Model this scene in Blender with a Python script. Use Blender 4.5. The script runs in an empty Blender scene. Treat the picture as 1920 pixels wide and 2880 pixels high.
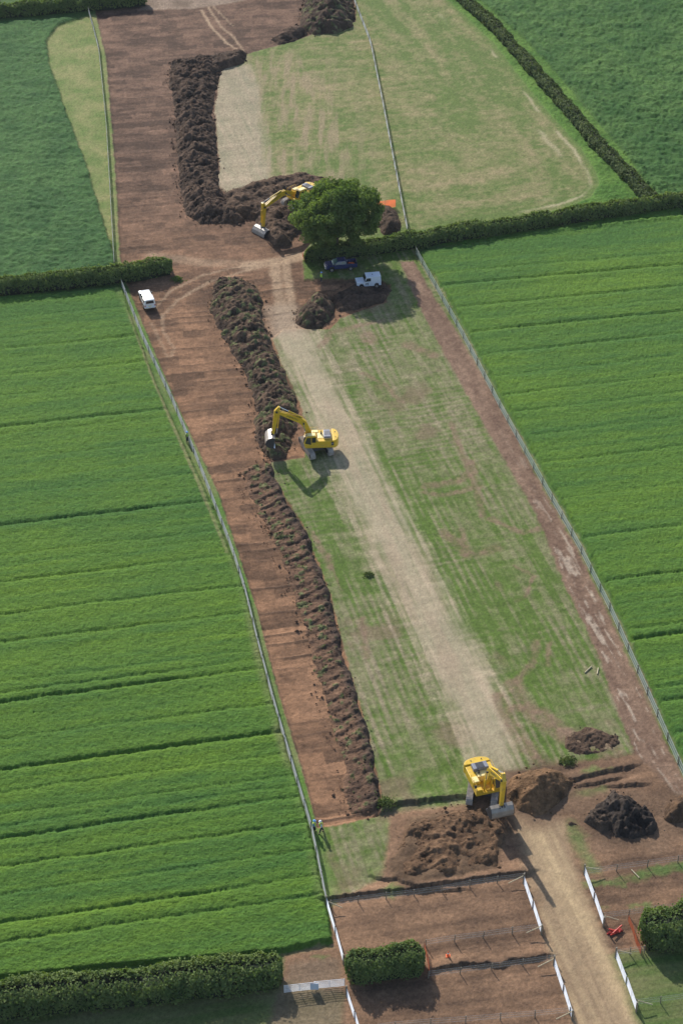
import bpy, bmesh, math, random
import numpy as np
from mathutils import Vector, Matrix

S = bpy.context.scene
COL = S.collection
R = math.radians
random.seed(7)
RNG = np.random.default_rng(11)

# ------------------------------------------------------------------ camera
F_PX, PITCH, CAM_H = 5100.0, R(37.0), 142.0        # focal length in photograph pixels
cam = bpy.data.cameras.new("camera")
cam.sensor_fit = 'VERTICAL'
cam.sensor_height = 36.0
cam.lens = F_PX / 2880 * 36
cam.clip_start, cam.clip_end = 1.0, 9000
cam_o = bpy.data.objects.new("camera", cam)
COL.objects.link(cam_o)
cam_o.location = (0, 0, CAM_H)
cam_o.rotation_euler = (R(90) - PITCH, 0, 0)
S.camera = cam_o

# ------------------------------------------------------------------ light
SUN_EL, SUN_AZ = 32.0, 23.0                        # light runs towards the camera and to the right
sun = bpy.data.lights.new("sun", 'SUN')
sun.energy, sun.angle, sun.color = 4.9, R(0.55), (1.0, 0.955, 0.875)
sun_o = bpy.data.objects.new("sun", sun)
COL.objects.link(sun_o)
LD = Vector((math.sin(R(SUN_AZ)) * math.cos(R(SUN_EL)), -math.cos(R(SUN_AZ)) * math.cos(R(SUN_EL)), -math.sin(R(SUN_EL))))
sun_o.rotation_euler = LD.to_track_quat('-Z', 'Y').to_euler()
sun_o.location = (-60, 400, 200)
world = bpy.data.worlds.new("World")
S.world = world
world.use_nodes = True
wn = world.node_tree
bg = wn.nodes['Background']
sky = wn.nodes.new('ShaderNodeTexSky')
sky.sky_type = 'NISHITA'
sky.sun_disc = False
sky.sun_elevation = R(SUN_EL)
sky.sun_rotation = math.atan2(-LD.x, -LD.y)
wn.links.new(sky.outputs[0], bg.inputs[0])
bg.inputs[1].default_value = 0.15
S.view_settings.view_transform = 'Standard'
S.view_settings.look = 'None'
S.view_settings.exposure = 0.14
S.view_settings.gamma = 1.0
S.view_settings.use_curve_mapping = False
S.render.resolution_x, S.render.resolution_y = 682, 1024

# ------------------------------------------------------------------ survey: photograph pixel -> ground point
FWD = np.array([0, math.cos(PITCH), -math.sin(PITCH)])
UPV = np.array([0, math.sin(PITCH), math.cos(PITCH)])


def G(px, py, h=0.0):
    d = FWD + UPV * (-(py - 1440) / F_PX) + np.array([1.0, 0, 0]) * ((px - 960) / F_PX)
    t = (h - CAM_H) / d[2]
    return (d[0] * t, d[1] * t)


def GP(pts):
    return np.array([G(*p) for p in pts])


# ------------------------------------------------------------------ numpy noise
def _hash(ix, iy, seed):
    h = (ix.astype(np.uint32) * np.uint32(374761393) + iy.astype(np.uint32) * np.uint32(668265263) + np.uint32(seed * 1442695 + 77))
    h = (h ^ (h >> np.uint32(13))) * np.uint32(1274126177)
    h = h ^ (h >> np.uint32(16))
    return (h & np.uint32(0xffffff)).astype(np.float32) / np.float32(0x7fffff) - 1.0


def vn(x, y, seed=0):
    fx, fy = np.floor(x), np.floor(y)
    ix, iy = fx.astype(np.int64), fy.astype(np.int64)
    tx, ty = (x - fx).astype(np.float32), (y - fy).astype(np.float32)
    tx = tx * tx * (3 - 2 * tx)
    ty = ty * ty * (3 - 2 * ty)
    a, b = _hash(ix, iy, seed), _hash(ix + 1, iy, seed)
    c, d = _hash(ix, iy + 1, seed), _hash(ix + 1, iy + 1, seed)
    return (a + (b - a) * tx) * (1 - ty) + (c + (d - c) * tx) * ty


def fbm(x, y, oc=3, seed=0, gain=0.5):
    s, a, t = 0, 1.0, 0
    c, sn = math.cos(0.6), math.sin(0.6)
    for k in range(oc):
        s = s + a * vn(x, y, seed + k * 17)
        t += a
        a *= gain
        x, y = (x * c - y * sn) * 2.03 + 5.1, (x * sn + y * c) * 2.03 + 1.7
    return s / t


def sst(e0, e1, x):
    t = np.clip((x - e0) / (e1 - e0), 0, 1)
    return t * t * (3 - 2 * t)


def seg_dist(x, y, a, b):
    dx, dy = b[0] - a[0], b[1] - a[1]
    L = dx * dx + dy * dy + 1e-9
    t = np.clip(((x - a[0]) * dx + (y - a[1]) * dy) / L, 0, 1)
    return np.hypot(x - a[0] - t * dx, y - a[1] - t * dy), t


def sd_poly(x, y, P, margin=6.0):
    """signed distance, positive inside"""
    out = np.full(x.shape, -99.0, np.float32)
    m = (x > P[:, 0].min() - margin) & (x < P[:, 0].max() + margin) & (y > P[:, 1].min() - margin) & (y < P[:, 1].max() + margin)
    xs, ys = x[m], y[m]
    d = np.full(xs.shape, 1e9)
    ins = np.zeros(xs.shape, bool)
    n = len(P)
    for i in range(n):
        a, b = P[i], P[(i + 1) % n]
        dd, _ = seg_dist(xs, ys, a, b)
        d = np.minimum(d, dd)
        if a[1] != b[1]:
            c = ((a[1] > ys) != (b[1] > ys)) & (xs < (b[0] - a[0]) * (ys - a[1]) / (b[1] - a[1]) + a[0])
            ins ^= c
    out[m] = np.where(ins, d, -d)
    return out


def line_dist(x, y, P, margin=8.0):
    out = np.full(x.shape, 99.0, np.float32)
    m = (x > P[:, 0].min() - margin) & (x < P[:, 0].max() + margin) & (y > P[:, 1].min() - margin) & (y < P[:, 1].max() + margin)
    xs, ys = x[m], y[m]
    d = np.full(xs.shape, 99.0)
    for i in range(len(P) - 1):
        dd, _ = seg_dist(xs, ys, P[i], P[i + 1])
        d = np.minimum(d, dd)
    out[m] = d
    return out


# ------------------------------------------------------------------ materials
def new_mat(name):
    m = bpy.data.materials.new(name)
    m.use_nodes = True
    nt = m.node_tree
    return m, nt, nt.nodes['Principled BSDF']


def N(nt, t, **kw):
    n = nt.nodes.new(t)
    for k, v in kw.items():
        setattr(n, k, v)
    return n


def noise_col(nt, scale, lo, hi, detail=4.0, vec=None, rough=0.6):
    """grey multiplier between lo and hi"""
    no = N(nt, 'ShaderNodeTexNoise')
    no.inputs['Scale'].default_value = scale
    no.inputs['Detail'].default_value = detail
    no.inputs['Roughness'].default_value = rough
    if vec is not None:
        nt.links.new(vec, no.inputs['Vector'])
    mr = N(nt, 'ShaderNodeMapRange')
    mr.inputs[1].default_value, mr.inputs[2].default_value = 0.3, 0.7
    mr.inputs[3].default_value, mr.inputs[4].default_value = lo, hi
    nt.links.new(no.outputs[0], mr.inputs[0])
    return mr.outputs[0], no.outputs[0]


def mul(nt, col, fac):
    v = N(nt, 'ShaderNodeVectorMath', operation='SCALE')
    nt.links.new(col, v.inputs[0])
    nt.links.new(fac, v.inputs['Scale'])
    return v.outputs[0]


def ground_mat(name, scale=3.0, lo=0.75, hi=1.25, bump=0.3, dist=0.15, stretch=None, rough=0.9, sheen=0.0):
    m, nt, b = new_mat(name)
    at = N(nt, 'ShaderNodeAttribute')
    at.attribute_name = 'albedo'
    tc = N(nt, 'ShaderNodeTexCoord')
    vec = tc.outputs['Object']
    if stretch:
        mp = N(nt, 'ShaderNodeMapping')
        mp.inputs['Rotation'].default_value = (0, 0, stretch[0])
        mp.inputs['Scale'].default_value = (stretch[1], stretch[2], 1)
        nt.links.new(vec, mp.inputs['Vector'])
        vec = mp.outputs[0]
    f, raw = noise_col(nt, scale, lo, hi, 6.0, vec, 0.7)
    nt.links.new(mul(nt, at.outputs['Color'], f), b.inputs['Base Color'])
    b.inputs['Roughness'].default_value = rough
    b.inputs['Specular IOR Level'].default_value = 0.15
    bp = N(nt, 'ShaderNodeBump')
    bp.inputs['Strength'].default_value = bump
    bp.inputs['Distance'].default_value = dist
    nt.links.new(raw, bp.inputs['Height'])
    nt.links.new(bp.outputs[0], b.inputs['Normal'])
    return m


def plain(name, col, rough=0.5, metal=0.0, var=0.12, scale=6.0, spec=0.5, bump=0.0, mud=0.0):
    m, nt, b = new_mat(name)
    rgb = N(nt, 'ShaderNodeRGB')
    rgb.outputs[0].default_value = (*col, 1)
    tc = N(nt, 'ShaderNodeTexCoord')
    f, raw = noise_col(nt, scale, 1 - var, 1 + var * 0.6, 4.0, tc.outputs['Object'])
    base = mul(nt, rgb.outputs[0], f)
    if mud:
        mk, _ = noise_col(nt, 1.6, -0.55, mud, 7.0, tc.outputs['Object'], 0.75)
        cp = N(nt, 'ShaderNodeClamp')
        nt.links.new(mk, cp.inputs[0])
        mxm = N(nt, 'ShaderNodeMix', data_type='RGBA')
        nt.links.new(cp.outputs[0], mxm.inputs[0])
        nt.links.new(base, mxm.inputs[6])
        mxm.inputs[7].default_value = (0.26, 0.185, 0.11, 1)
        base = mxm.outputs[2]
    nt.links.new(base, b.inputs['Base Color'])
    b.inputs['Roughness'].default_value = rough
    b.inputs['Metallic'].default_value = metal
    b.inputs['Specular IOR Level'].default_value = spec
    if bump:
        bp = N(nt, 'ShaderNodeBump')
        bp.inputs['Strength'].default_value = bump
        bp.inputs['Distance'].default_value = 0.05
        nt.links.new(raw, bp.inputs['Height'])
        nt.links.new(bp.outputs[0], b.inputs['Normal'])
    return m


def leaf_mat(name, c0, c1, scale=0.8, trans=0.35):
    m, nt, b = new_mat(name)
    tc = N(nt, 'ShaderNodeTexCoord')
    no = N(nt, 'ShaderNodeTexNoise')
    no.inputs['Scale'].default_value = scale
    no.inputs['Detail'].default_value = 3
    nt.links.new(tc.outputs['Object'], no.inputs['Vector'])
    at = N(nt, 'ShaderNodeAttribute')
    at.attribute_name = 'rnd'
    ad = N(nt, 'ShaderNodeMath', operation='MULTIPLY_ADD')
    nt.links.new(at.outputs['Fac'], ad.inputs[0])
    ad.inputs[1].default_value = 0.6
    mr = N(nt, 'ShaderNodeMapRange')
    mr.inputs[1].default_value, mr.inputs[2].default_value = 0.35, 0.65
    mr.inputs[3].default_value, mr.inputs[4].default_value = 0.0, 0.5
    nt.links.new(no.outputs[0], mr.inputs[0])
    nt.links.new(mr.outputs[0], ad.inputs[2])
    mx = N(nt, 'ShaderNodeMix', data_type='RGBA')
    mx.inputs[6].default_value = (*c0, 1)
    mx.inputs[7].default_value = (*c1, 1)
    nt.links.new(ad.outputs[0], mx.inputs[0])
    nt.links.new(mx.outputs[2], b.inputs['Base Color'])
    b.inputs['Roughness'].default_value = 0.8
    b.inputs['Specular IOR Level'].default_value = 0.12
    tr = N(nt, 'ShaderNodeBsdfTranslucent')
    sc = N(nt, 'ShaderNodeVectorMath', operation='MULTIPLY')
    sc.inputs[1].default_value = (1.2, 1.3, 0.5)
    nt.links.new(mx.outputs[2], sc.inputs[0])
    nt.links.new(sc.outputs[0], tr.inputs['Color'])
    ms = N(nt, 'ShaderNodeMixShader')
    ms.inputs[0].default_value = trans
    nt.links.new(b.outputs[0], ms.inputs[1])
    nt.links.new(tr.outputs[0], ms.inputs[2])
    nt.links.new(ms.outputs[0], nt.nodes['Material Output'].inputs['Surface'])
    return m


# ------------------------------------------------------------------ object helpers
def tag(o, label=None, cat=None, group=None, kind=None):
    if label: o['label'] = label
    if cat: o['category'] = cat
    if group: o['group'] = group
    if kind: o['kind'] = kind
    return o


def empty(name, loc, rz=0.0):
    o = bpy.data.objects.new(name, None)
    COL.objects.link(o)
    o.location = loc
    o.rotation_euler = (0, 0, rz)
    o.empty_display_size = 0.5
    return o


def link_mesh(name, me, mat, parent=None, smooth=False):
    if mat is not None:
        me.materials.append(mat)
    if smooth:
        me.polygons.foreach_set('use_smooth', np.ones(len(me.polygons), bool))
    o = bpy.data.objects.new(name, me)
    COL.objects.link(o)
    if parent is not None:
        o.parent = parent
    return o


def np_mesh(name, V, Fq, albedo=None, rnd=None):
    me = bpy.data.meshes.new(name)
    V = np.asarray(V, np.float32)
    Fq = np.asarray(Fq, np.int32)
    k = Fq.shape[1]
    me.vertices.add(len(V))
    me.vertices.foreach_set('co', V.ravel())
    me.loops.add(Fq.size)
    me.loops.foreach_set('vertex_index', Fq.ravel())
    me.polygons.add(len(Fq))
    me.polygons.foreach_set('loop_start', np.arange(0, Fq.size, k, dtype=np.int32))
    me.polygons.foreach_set('loop_total', np.full(len(Fq), k, np.int32))
    if albedo is not None:
        at = me.attributes.new('albedo', 'FLOAT_COLOR', 'POINT')
        c = np.ones((len(V), 4), np.float32)
        c[:, :3] = albedo
        at.data.foreach_set('color', c.ravel())
    if rnd is not None:
        at = me.attributes.new('rnd', 'FLOAT', 'POINT')
        at.data.foreach_set('value', np.asarray(rnd, np.float32))
    me.update(calc_edges=True)
    return me


class MB:
    """collects boxes, prisms and tubes into ONE mesh"""

    def __init__(self, M=None):
        self.bm = bmesh.new()
        self.M = M or Matrix.Identity(4)

    def v(self, p):
        return self.bm.verts.new(self.M @ Vector(p))

    def hull(self, ring0, ring1):
        n = len(ring0)
        a = [self.v(p) for p in ring0]
        b = [self.v(p) for p in ring1]
        self.bm.faces.new(a[::-1])
        self.bm.faces.new(b)
        for i in range(n):
            j = (i + 1) % n
            self.bm.faces.new((a[i], a[j], b[j], b[i]))
        return self

    def box(self, x0, x1, y0, y1, z0, z1, tx=0, ty=0):
        r0 = [(x0, y0, z0), (x1, y0, z0), (x1, y1, z0), (x0, y1, z0)]
        r1 = [(x0 + tx, y0 + ty, z1), (x1 - tx, y0 + ty, z1), (x1 - tx, y1 - ty, z1), (x0 + tx, y1 - ty, z1)]
        return self.hull(r0, r1)

    def prism(self, pts, y0, y1, iny=0.0):
        """profile in x,z swept along y"""
        return self.hull([(p[0], y1, p[1]) for p in pts], [(p[0], y0, p[1]) for p in pts])

    def plan(self, pts, z0, z1):
        return self.hull([(p[0], p[1], z0) for p in pts], [(p[0], p[1], z1) for p in pts])

    def tube(self, p0, p1, r, r1=None, n=8):
        p0, p1 = Vector(p0), Vector(p1)
        r1 = r if r1 is None else r1
        q = (p1 - p0).to_track_quat('Z', 'Y').to_matrix()
        A = [p0 + q @ Vector((math.cos(k * 2 * math.pi / n) * r, math.sin(k * 2 * math.pi / n) * r, 0)) for k in range(n)]
        B = [p1 + q @ Vector((math.cos(k * 2 * math.pi / n) * r1, math.sin(k * 2 * math.pi / n) * r1, 0)) for k in range(n)]
        return self.hull(A, B)

    def quad(self, a, b, c, d):
        self.bm.faces.new([self.v(p) for p in (a, b, c, d)])
        return self

    def build(self, name, mat, parent=None, bevel=0.0, smooth=False, seg=2):
        bm = self.bm
        bmesh.ops.recalc_face_normals(bm, faces=bm.faces)
        if bevel:
            es = [e for e in bm.edges if len(e.link_faces) == 2 and e.calc_face_angle(0) > 0.5]
            bmesh.ops.bevel(bm, geom=es, offset=bevel, segments=seg, affect='EDGES', profile=0.6, clamp_overlap=True)
        me = bpy.data.meshes.new(name)
        bm.to_mesh(me)
        bm.free()
        o = link_mesh(name, me, mat, parent, smooth)
        return o
# ------------------------------------------------------------------ the ground: one continuous surface, split into its zones
rows_px = np.arange(-70, 2960, 3.0)
ys = np.array([G(960, p)[1] for p in rows_px])[::-1]                 # near -> far
halfw = np.array([960 / (F_PX / math.hypot(y, CAM_H) * 1.0) for y in ys])
ys = np.concatenate([[-500, -150, -20, 50, 78], ys, [ys[-1] + 15, ys[-1] + 60, 600, 750, 900]])
halfw = np.array([960.0 / F_PX * (y * math.cos(PITCH) + CAM_H * math.sin(PITCH)) if y > 60 else 960.0 / F_PX * (60 * math.cos(PITCH) + CAM_H * math.sin(PITCH)) for y in ys]) * 1.10
tt = np.linspace(-1, 1, 760)
tt = np.concatenate([[-8, -5, -3.2, -2.2, -1.6, -1.25, -1.08], tt, [1.08, 1.25, 1.6, 2.2, 3.2, 5, 8]])
GX = (tt[None, :] * halfw[:, None]).ravel()
GY = np.repeat(ys[:, None], len(tt), 1).ravel()
nr, nc = len(ys), len(tt)

wx = GX + 0.25 * fbm(GX * 0.9, GY * 0.9, 3, 3) + 0.10 * vn(GX * 3.1, GY * 3.1, 9)
wy = GY + 0.22 * fbm(GX * 0.9, GY * 0.9, 3, 31) + 0.10 * vn(GX * 3.1, GY * 3.1, 39)

# direction of the crop rows and of the lower strip
a_, b_ = np.array(G(0, 1586)), np.array(G(620, 1512))
UD = (b_ - a_) / np.linalg.norm(b_ - a_)
VD = np.array([-UD[1], UD[0]])
a_, b_ = np.array(G(845, 1102)), np.array(G(1304, 2106))
TD = (a_ - b_) / np.linalg.norm(a_ - b_)
TN = np.array([TD[1], -TD[0]])
ROWANG = math.atan2(UD[1], UD[0])
STRIPANG = math.atan2(TD[1], TD[0])
U = GX * UD[0] + GY * UD[1]
V_ = GX * VD[0] + GY * VD[1]
T = GX * TD[0] + GY * TD[1]
Q = GX * TN[0] + GY * TN[1]

PZ = {}
PZ['upper_left_field'] = [(-500, 90), (0, 62), (230, 50), (165, 73), (133, 116), (141, 184), (184, 306), (245, 465), (275, 570), (318, 704), (332, 760), (0, 830), (-500, 880)]
PZ['left_margin'] = [(230, 50), (165, 73), (133, 116), (141, 184), (184, 306), (245, 465), (275, 570), (318, 704), (330, 770), (360, 770), (345, 400), (300, 30)]
PZ['mown_field'] = [(560, -200), (1080, -200), (1260, 0), (1389, 122), (1542, 318), (1634, 416), (1676, 484), (1684, 520), (1658, 557), (1572, 591), (1450, 612), (1150, 655), (1060, 690), (840, 730), (560, 600)]
PZ['verge'] = [(1080, -200), (1260, 0), (1389, 122), (1542, 318), (1634, 416), (1676, 484), (1684, 520), (1658, 557), (1572, 591), (1450, 612), (1150, 655), (1040, 690), (1300, 690), (1920, 620), (1900, 540), (1760, 440), (1500, 130), (1340, -40), (1200, -200)]
PZ['upper_right_field'] = [(1170, -200), (1345, 0), (1475, 116), (1628, 275), (1750, 429), (1845, 560), (1920, 570), (2700, 470), (2700, -200)]
PZ['grass_strip'] = [(700, 780), (850, 712), (1040, 690), (1160, 690), (1180, 700), (1294, 906), (1416, 1139), (1539, 1359), (1637, 1531), (1722, 1702), (1820, 1922), (1930, 2167), (2200, 2700), (2200, 3100), (700, 3100), (900, 2540), (860, 2310), (700, 1500)]
PZ['stripped_soil'] = [(268, 20), (272, 50), (298, 160), (306, 245), (325, 490), (337, 720), (352, 785), (365, 819), (403, 914), (453, 1033), (495, 1132), (612, 1384), (722, 1714), (771, 1910), (845, 2155), (876, 2265), (890, 2330), (1066, 2296),
    (1078, 2265), (1041, 2082), (980, 1873), (931, 1678), (857, 1482), (803, 1400), (765, 1330), (762, 1299), (858, 1286), (866, 1200), (843, 1132), (801, 1044), (765, 955), (800, 925), (930, 925), (955, 895), (1085, 850), (1100, 800), (1060, 785), (935, 782), (856, 785),
    (850, 715), (905, 640), (945, 545), (925, 500), (840, 495), (700, 520), (640, 540), (606, 514), (621, 478), (606, 306), (622, 202), (692, 153), (715, 145), (827, 116), (905, 85), (1002, 60), (990, -200), (250, -200)]
PZ['pale_upper'] = [(620, 200), (690, 186), (712, 235), (722, 300), (735, 420), (742, 500), (640, 541), (606, 514), (621, 478), (600, 306)]
PZ['bare_track'] = [(757, 920), (800, 918), (870, 925), (905, 960), (931, 1053), (1004, 1176), (1090, 1359), (1200, 1555), (1286, 1727), (1372, 1874), (1450, 2082), (1470, 2180), (1420, 2190), (1310, 2180), (1304, 2106), (1237, 1959), (1176, 1837), (1102, 1678), (1016, 1494), (931, 1322), (845, 1102), (784, 980)]
PZ['dirt_track'] = [(1122, 735), (1163, 735), (1212, 820), (1298, 955), (1396, 1127), (1506, 1335), (1629, 1555), (1727, 1763), (1812, 1959), (1886, 2118), (1960, 2280), (1960, 2420), (1880, 2330), (1790, 2150), (1739, 2008), (1678, 1837), (1580, 1629), (1506, 1445), (1384, 1237), (1273, 1041), (1175, 857)]
PZ['disturbed'] = [(1100, 2290), (1320, 2260), (1420, 2170), (1620, 2140), (1780, 2120), (1900, 2230), (2200, 2500), (2200, 2680), (1780, 2680), (1700, 2690), (1600, 3100), (700, 3100), (790, 2770), (800, 2690), (935, 2665), (925, 2535), (1000, 2518), (1080, 2470)]
PZ['haul_road'] = [(1440, 2290), (1580, 2300), (1616, 2437), (1702, 2633), (1788, 2880), (1860, 3100), (1690, 3100), (1616, 2880), (1580, 2767), (1531, 2620), (1475, 2440)]
PZ['crop_field_left'] = [(-500, 880), (0, 838), (300, 815), (346, 812), (366, 880), (401, 975), (440, 1079), (490, 1190), (600, 1425), (690, 1662), (765, 1955), (829, 2180), (872, 2330), (915, 2530), (938, 2650), (780, 2682), (286, 2726), (0, 2756), (-500, 2790)]
PZ['crop_field_right'] = [(1176, 712), (1572, 650), (1920, 610), (2700, 520), (2700, 3100), (2300, 2880), (1934, 2160), (1824, 1918), (1726, 1698), (1641, 1527), (1543, 1355), (1420, 1135), (1298, 902)]
SD = {k: sd_poly(wx, wy, GP(v), 12.0) for k, v in PZ.items()}
SDR = {k: sd_poly(GX, GY, GP(PZ[k]), 6.0) for k in ('crop_field_left', 'crop_field_right', 'stripped_soil')}

n1 = fbm(GX * 0.05, GY * 0.05, 3, 50)
n2 = fbm(GX * 0.3, GY * 0.3, 4, 60)
n3 = fbm(GX * 1.4, GY * 1.4, 3, 70)
su = fbm(U * 0.10, V_ * 1.1, 3, 80)             # streaks along crop rows
su2 = fbm(U * 0.35, V_ * 2.6, 2, 90)
st = fbm(T * 0.05, Q * 1.5, 3, 100)             # streaks along the strip
st2 = fbm(T * 0.25, Q * 3.2, 2, 110)
sx = fbm(T * 1.8, Q * 0.12, 2, 117)             # across the strip

ALB = np.empty((len(GX), 3), np.float32)
ALB[:] = (0.07, 0.13, 0.035)
ALB *= (1 + 0.25 * n2)[:, None]
Z = np.zeros(len(GX), np.float32)


def block_tone():
    """every bucket pass leaves its own tone"""
    vq = V_ + 0.25 * vn(U * 0.2, V_ * 0.1, 230) + 0.15 * vn(U * 0.9, V_ * 0.9, 231)
    iv = np.floor(vq / 1.95)
    sh = _hash(iv.astype(np.int64), iv.astype(np.int64) * 0, 5)
    iu = np.floor((U + 0.2 * vn(U * 0.8, V_ * 0.8, 7)) / 3.4 + sh * 2)
    return _hash(iu.astype(np.int64) + 500, iv.astype(np.int64) + 500, 9) * 0.7 + sh * 0.5


def put(c, w, m=1.0):
    global ALB
    c = np.asarray(c, np.float32)
    w = np.clip(w, 0, 1)[:, None]
    if c.ndim == 1:
        c = c[None, :]
    ALB = ALB * (1 - w) + c * w


def cl(c0, c1, t):
    t = np.clip(t, 0, 1)[:, None]
    return np.array(c0, np.float32)[None] * (1 - t) + np.array(c1, np.float32)[None] * t


# dark crop, upper left and right
c = cl((0.036, 0.100, 0.026), (0.070, 0.150, 0.040), 0.5 + 0.8 * n2 + 0.5 * n1 + 0.4 * su2)
put(c, sst(-0.2, 0.2, SD['upper_left_field']))
c = cl((0.034, 0.098, 0.020), (0.080, 0.160, 0.036), 0.5 + 0.8 * n2 + 0.6 * n1)
# mown field
mfd = SD['mown_field']
curve = sst(30, 14, mfd) * (GX > 5)
sw = fbm(mfd * 0.42, (GX + GY) * 0.03, 3, 521) * 1.7
swath = su * (1 - curve) + sw * curve
c = cl((0.112, 0.158, 0.040), (0.275, 0.225, 0.115), 0.36 + 0.42 * swath + 0.40 * n1 + 0.22 * su2 + 0.50 * n2 + 0.40 * n3)
c = c * (1 + 0.16 * n3)[:, None]
for k in ('mown_field', 'left_margin'):
    put(c, sst(-0.3, 0.3, SD[k]))
put(cl((0.125, 0.180, 0.046), (0.260, 0.245, 0.100), 0.4 + 0.8 * n2 + 0.4 * n3), sst(-0.3, 0.3, SD['left_margin']))
mf = SD['mown_field']
ring = np.exp(-((mf - 1.6 - 0.4 * n2) / 0.35) ** 2) + 0.7 * np.exp(-((mf - 4.5 - 0.5 * n2) / 0.5) ** 2)
put((0.42, 0.36, 0.22), ring * sst(0.25, 0.6, vn(GX * 0.16, GY * 0.16, 141)) * 0.8)
put((0.115, 0.175, 0.040), sst(1.6, -0.2, mf) * (mf > -0.5) * 0.7 * sst(600, 100, GY * 0 + 200))
put(cl((0.065, 0.150, 0.022), (0.130, 0.235, 0.040), 0.4 + 1.0 * n2), sst(-0.25, 0.25, SD['verge']))
put(cl((0.034, 0.098, 0.020), (0.080, 0.160, 0.036), 0.5 + 0.8 * n2 + 0.6 * n1), sst(-0.2, 0.2, SD['upper_right_field']))
# worn patches on the mown field near the strip
tan = sst(14, 0, sd_poly(GX, GY, GP([(600, 200), (800, 190), (900, 420), (880, 500), (640, 540)]), 20.0) * -1)
put((0.30, 0.225, 0.14), tan * sst(-0.25, 0.45, fbm(GX * 1.1, GY * 0.12, 3, 151)) * 0.75 * (mf > 0))
# grass strip
gs = SD['grass_strip']
# drill rows running down the strip, broken by wear, and crossed by faint headland passes
qw = Q + 0.25 * vn(T * 0.05, Q * 0.2, 511)
DRILL = np.sin(qw * 2 * math.pi / 0.95) * 0.5 * sst(-0.4, 0.5, vn(T * 0.08, Q * 0.25, 512)) + 0.5 * vn(0 * T + np.floor(qw / 0.95) * 7.3, T * 0.12, 513)
CROSS = np.sin((T + 0.3 * vn(Q * 0.2, T * 0.1, 514)) * 2 * math.pi / 1.05) * 0.5 * sst(-0.1, 0.6, vn(T * 0.10, Q * 0.14, 515))
c = cl((0.090, 0.142, 0.026), (0.250, 0.210, 0.128), 0.36 + 0.22 * st + 0.28 * st2 + 0.30 * n2 + 0.24 * sx + 0.40 * n1 + 0.50 * DRILL + 0.30 * CROSS + 0.2 * n3)
c = c * (1 + 0.26 * n3)[:, None]
put(c, sst(-0.2, 0.2, gs))
bare = sst(0.28, 0.55, fbm(GX * 0.17, GY * 0.17, 4, 160))
put((0.19, 0.130, 0.085), bare * 0.6 * (gs > 0))
# soft worn halo round the bare track
bt = SD['bare_track']
cb = cl((0.285, 0.255, 0.160), (0.430, 0.335, 0.228), 0.5 + 0.45 * st + 0.5 * n2)
cb = cb * (1 + 0.08 * st2 + 0.11 * sx + 0.08 * n3)[:, None]
w = sst(-2.0, 2.2, bt + 0.8 * st + 0.9 * st2 + 0.4 * sx + 0.3 * n3 + 0.9 * DRILL)
put(cb, w * (gs > -0.3) * 0.96)
put((0.34, 0.235, 0.165), sst(-1.0, 2.0, bt) * sst(0.0, 0.5, fbm(T * 0.06, Q * 0.5, 3, 170)) * 0.35)
# tyre scuffs, reddish bare earth in the grass strip
SC = [([(1195, 1368), (1290, 1352), (1330, 1325), (1320, 1300)], 1.0), ([(1190, 1385), (1250, 1392), (1350, 1368)], .8), ([(1270, 1190), (1285, 1240), (1310, 1300), (1340, 1370), (1355, 1450)], .8),
      ([(1440, 1925), (1480, 1990), (1560, 2060), (1640, 2100)], 1.6), ([(1400, 1960), (1440, 2040), (1500, 2130)], 1.5), ([(1450, 1990), (1530, 2000), (1600, 2060)], 1.1),
      ([(1380, 1460), (1470, 1500), (1540, 1480)], .9), ([(1250, 1500), (1330, 1560), (1400, 1540)], 1.3), ([(1300, 1490), (1310, 1560)], 1.0), ([(1510, 1800), (1500, 1860), (1450, 1920)], .9), ([(1545, 1810), (1540, 1870)], .7),
      ([(1020, 1050), (1080, 1080), (1130, 1130)], .7), ([(1150, 970), (1220, 1000)], 1.6), ([(1030, 940), (1040, 955)], 2.0), ([(1440, 1590), (1500, 1620), (1480, 1680)], .5), ([(880, 1500), (930, 1600)], .6),
      ([(920, 1560), (960, 1660)], .5), ([(1020, 1740), (1030, 1850)], .7), ([(1600, 2070), (1700, 2090), (1720, 2130)], 2.2), ([(1080, 900), (930, 935), (900, 975)], .9)]
for P, wd in SC:
    d = line_dist(wx, wy, GP(P))
    put((0.225, 0.145, 0.098), sst(wd, wd * 0.35, d + 0.5 * np.abs(n2)) * (0.55 + 0.5 * n3) * (gs > 0))
# dirt track
dt = SD['dirt_track']
c = cl((0.155, 0.095, 0.065), (0.285, 0.185, 0.125), 0.35 + 0.5 * n3 + 0.55 * fbm(T * .2, Q * 1.0, 3, 180))
near = sst(1350, 1700, 0 * GX + 0) if False else None
put(c, sst(-0.25, 0.25, dt))
put((0.52, 0.43, 0.33), (dt > 0.5) * sst(0.12, 0.5, fbm(T * 0.30, Q * 2.4, 4, 185) + 0.25 * n3) * sst(215, 170, GY) * 0.55)
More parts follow.
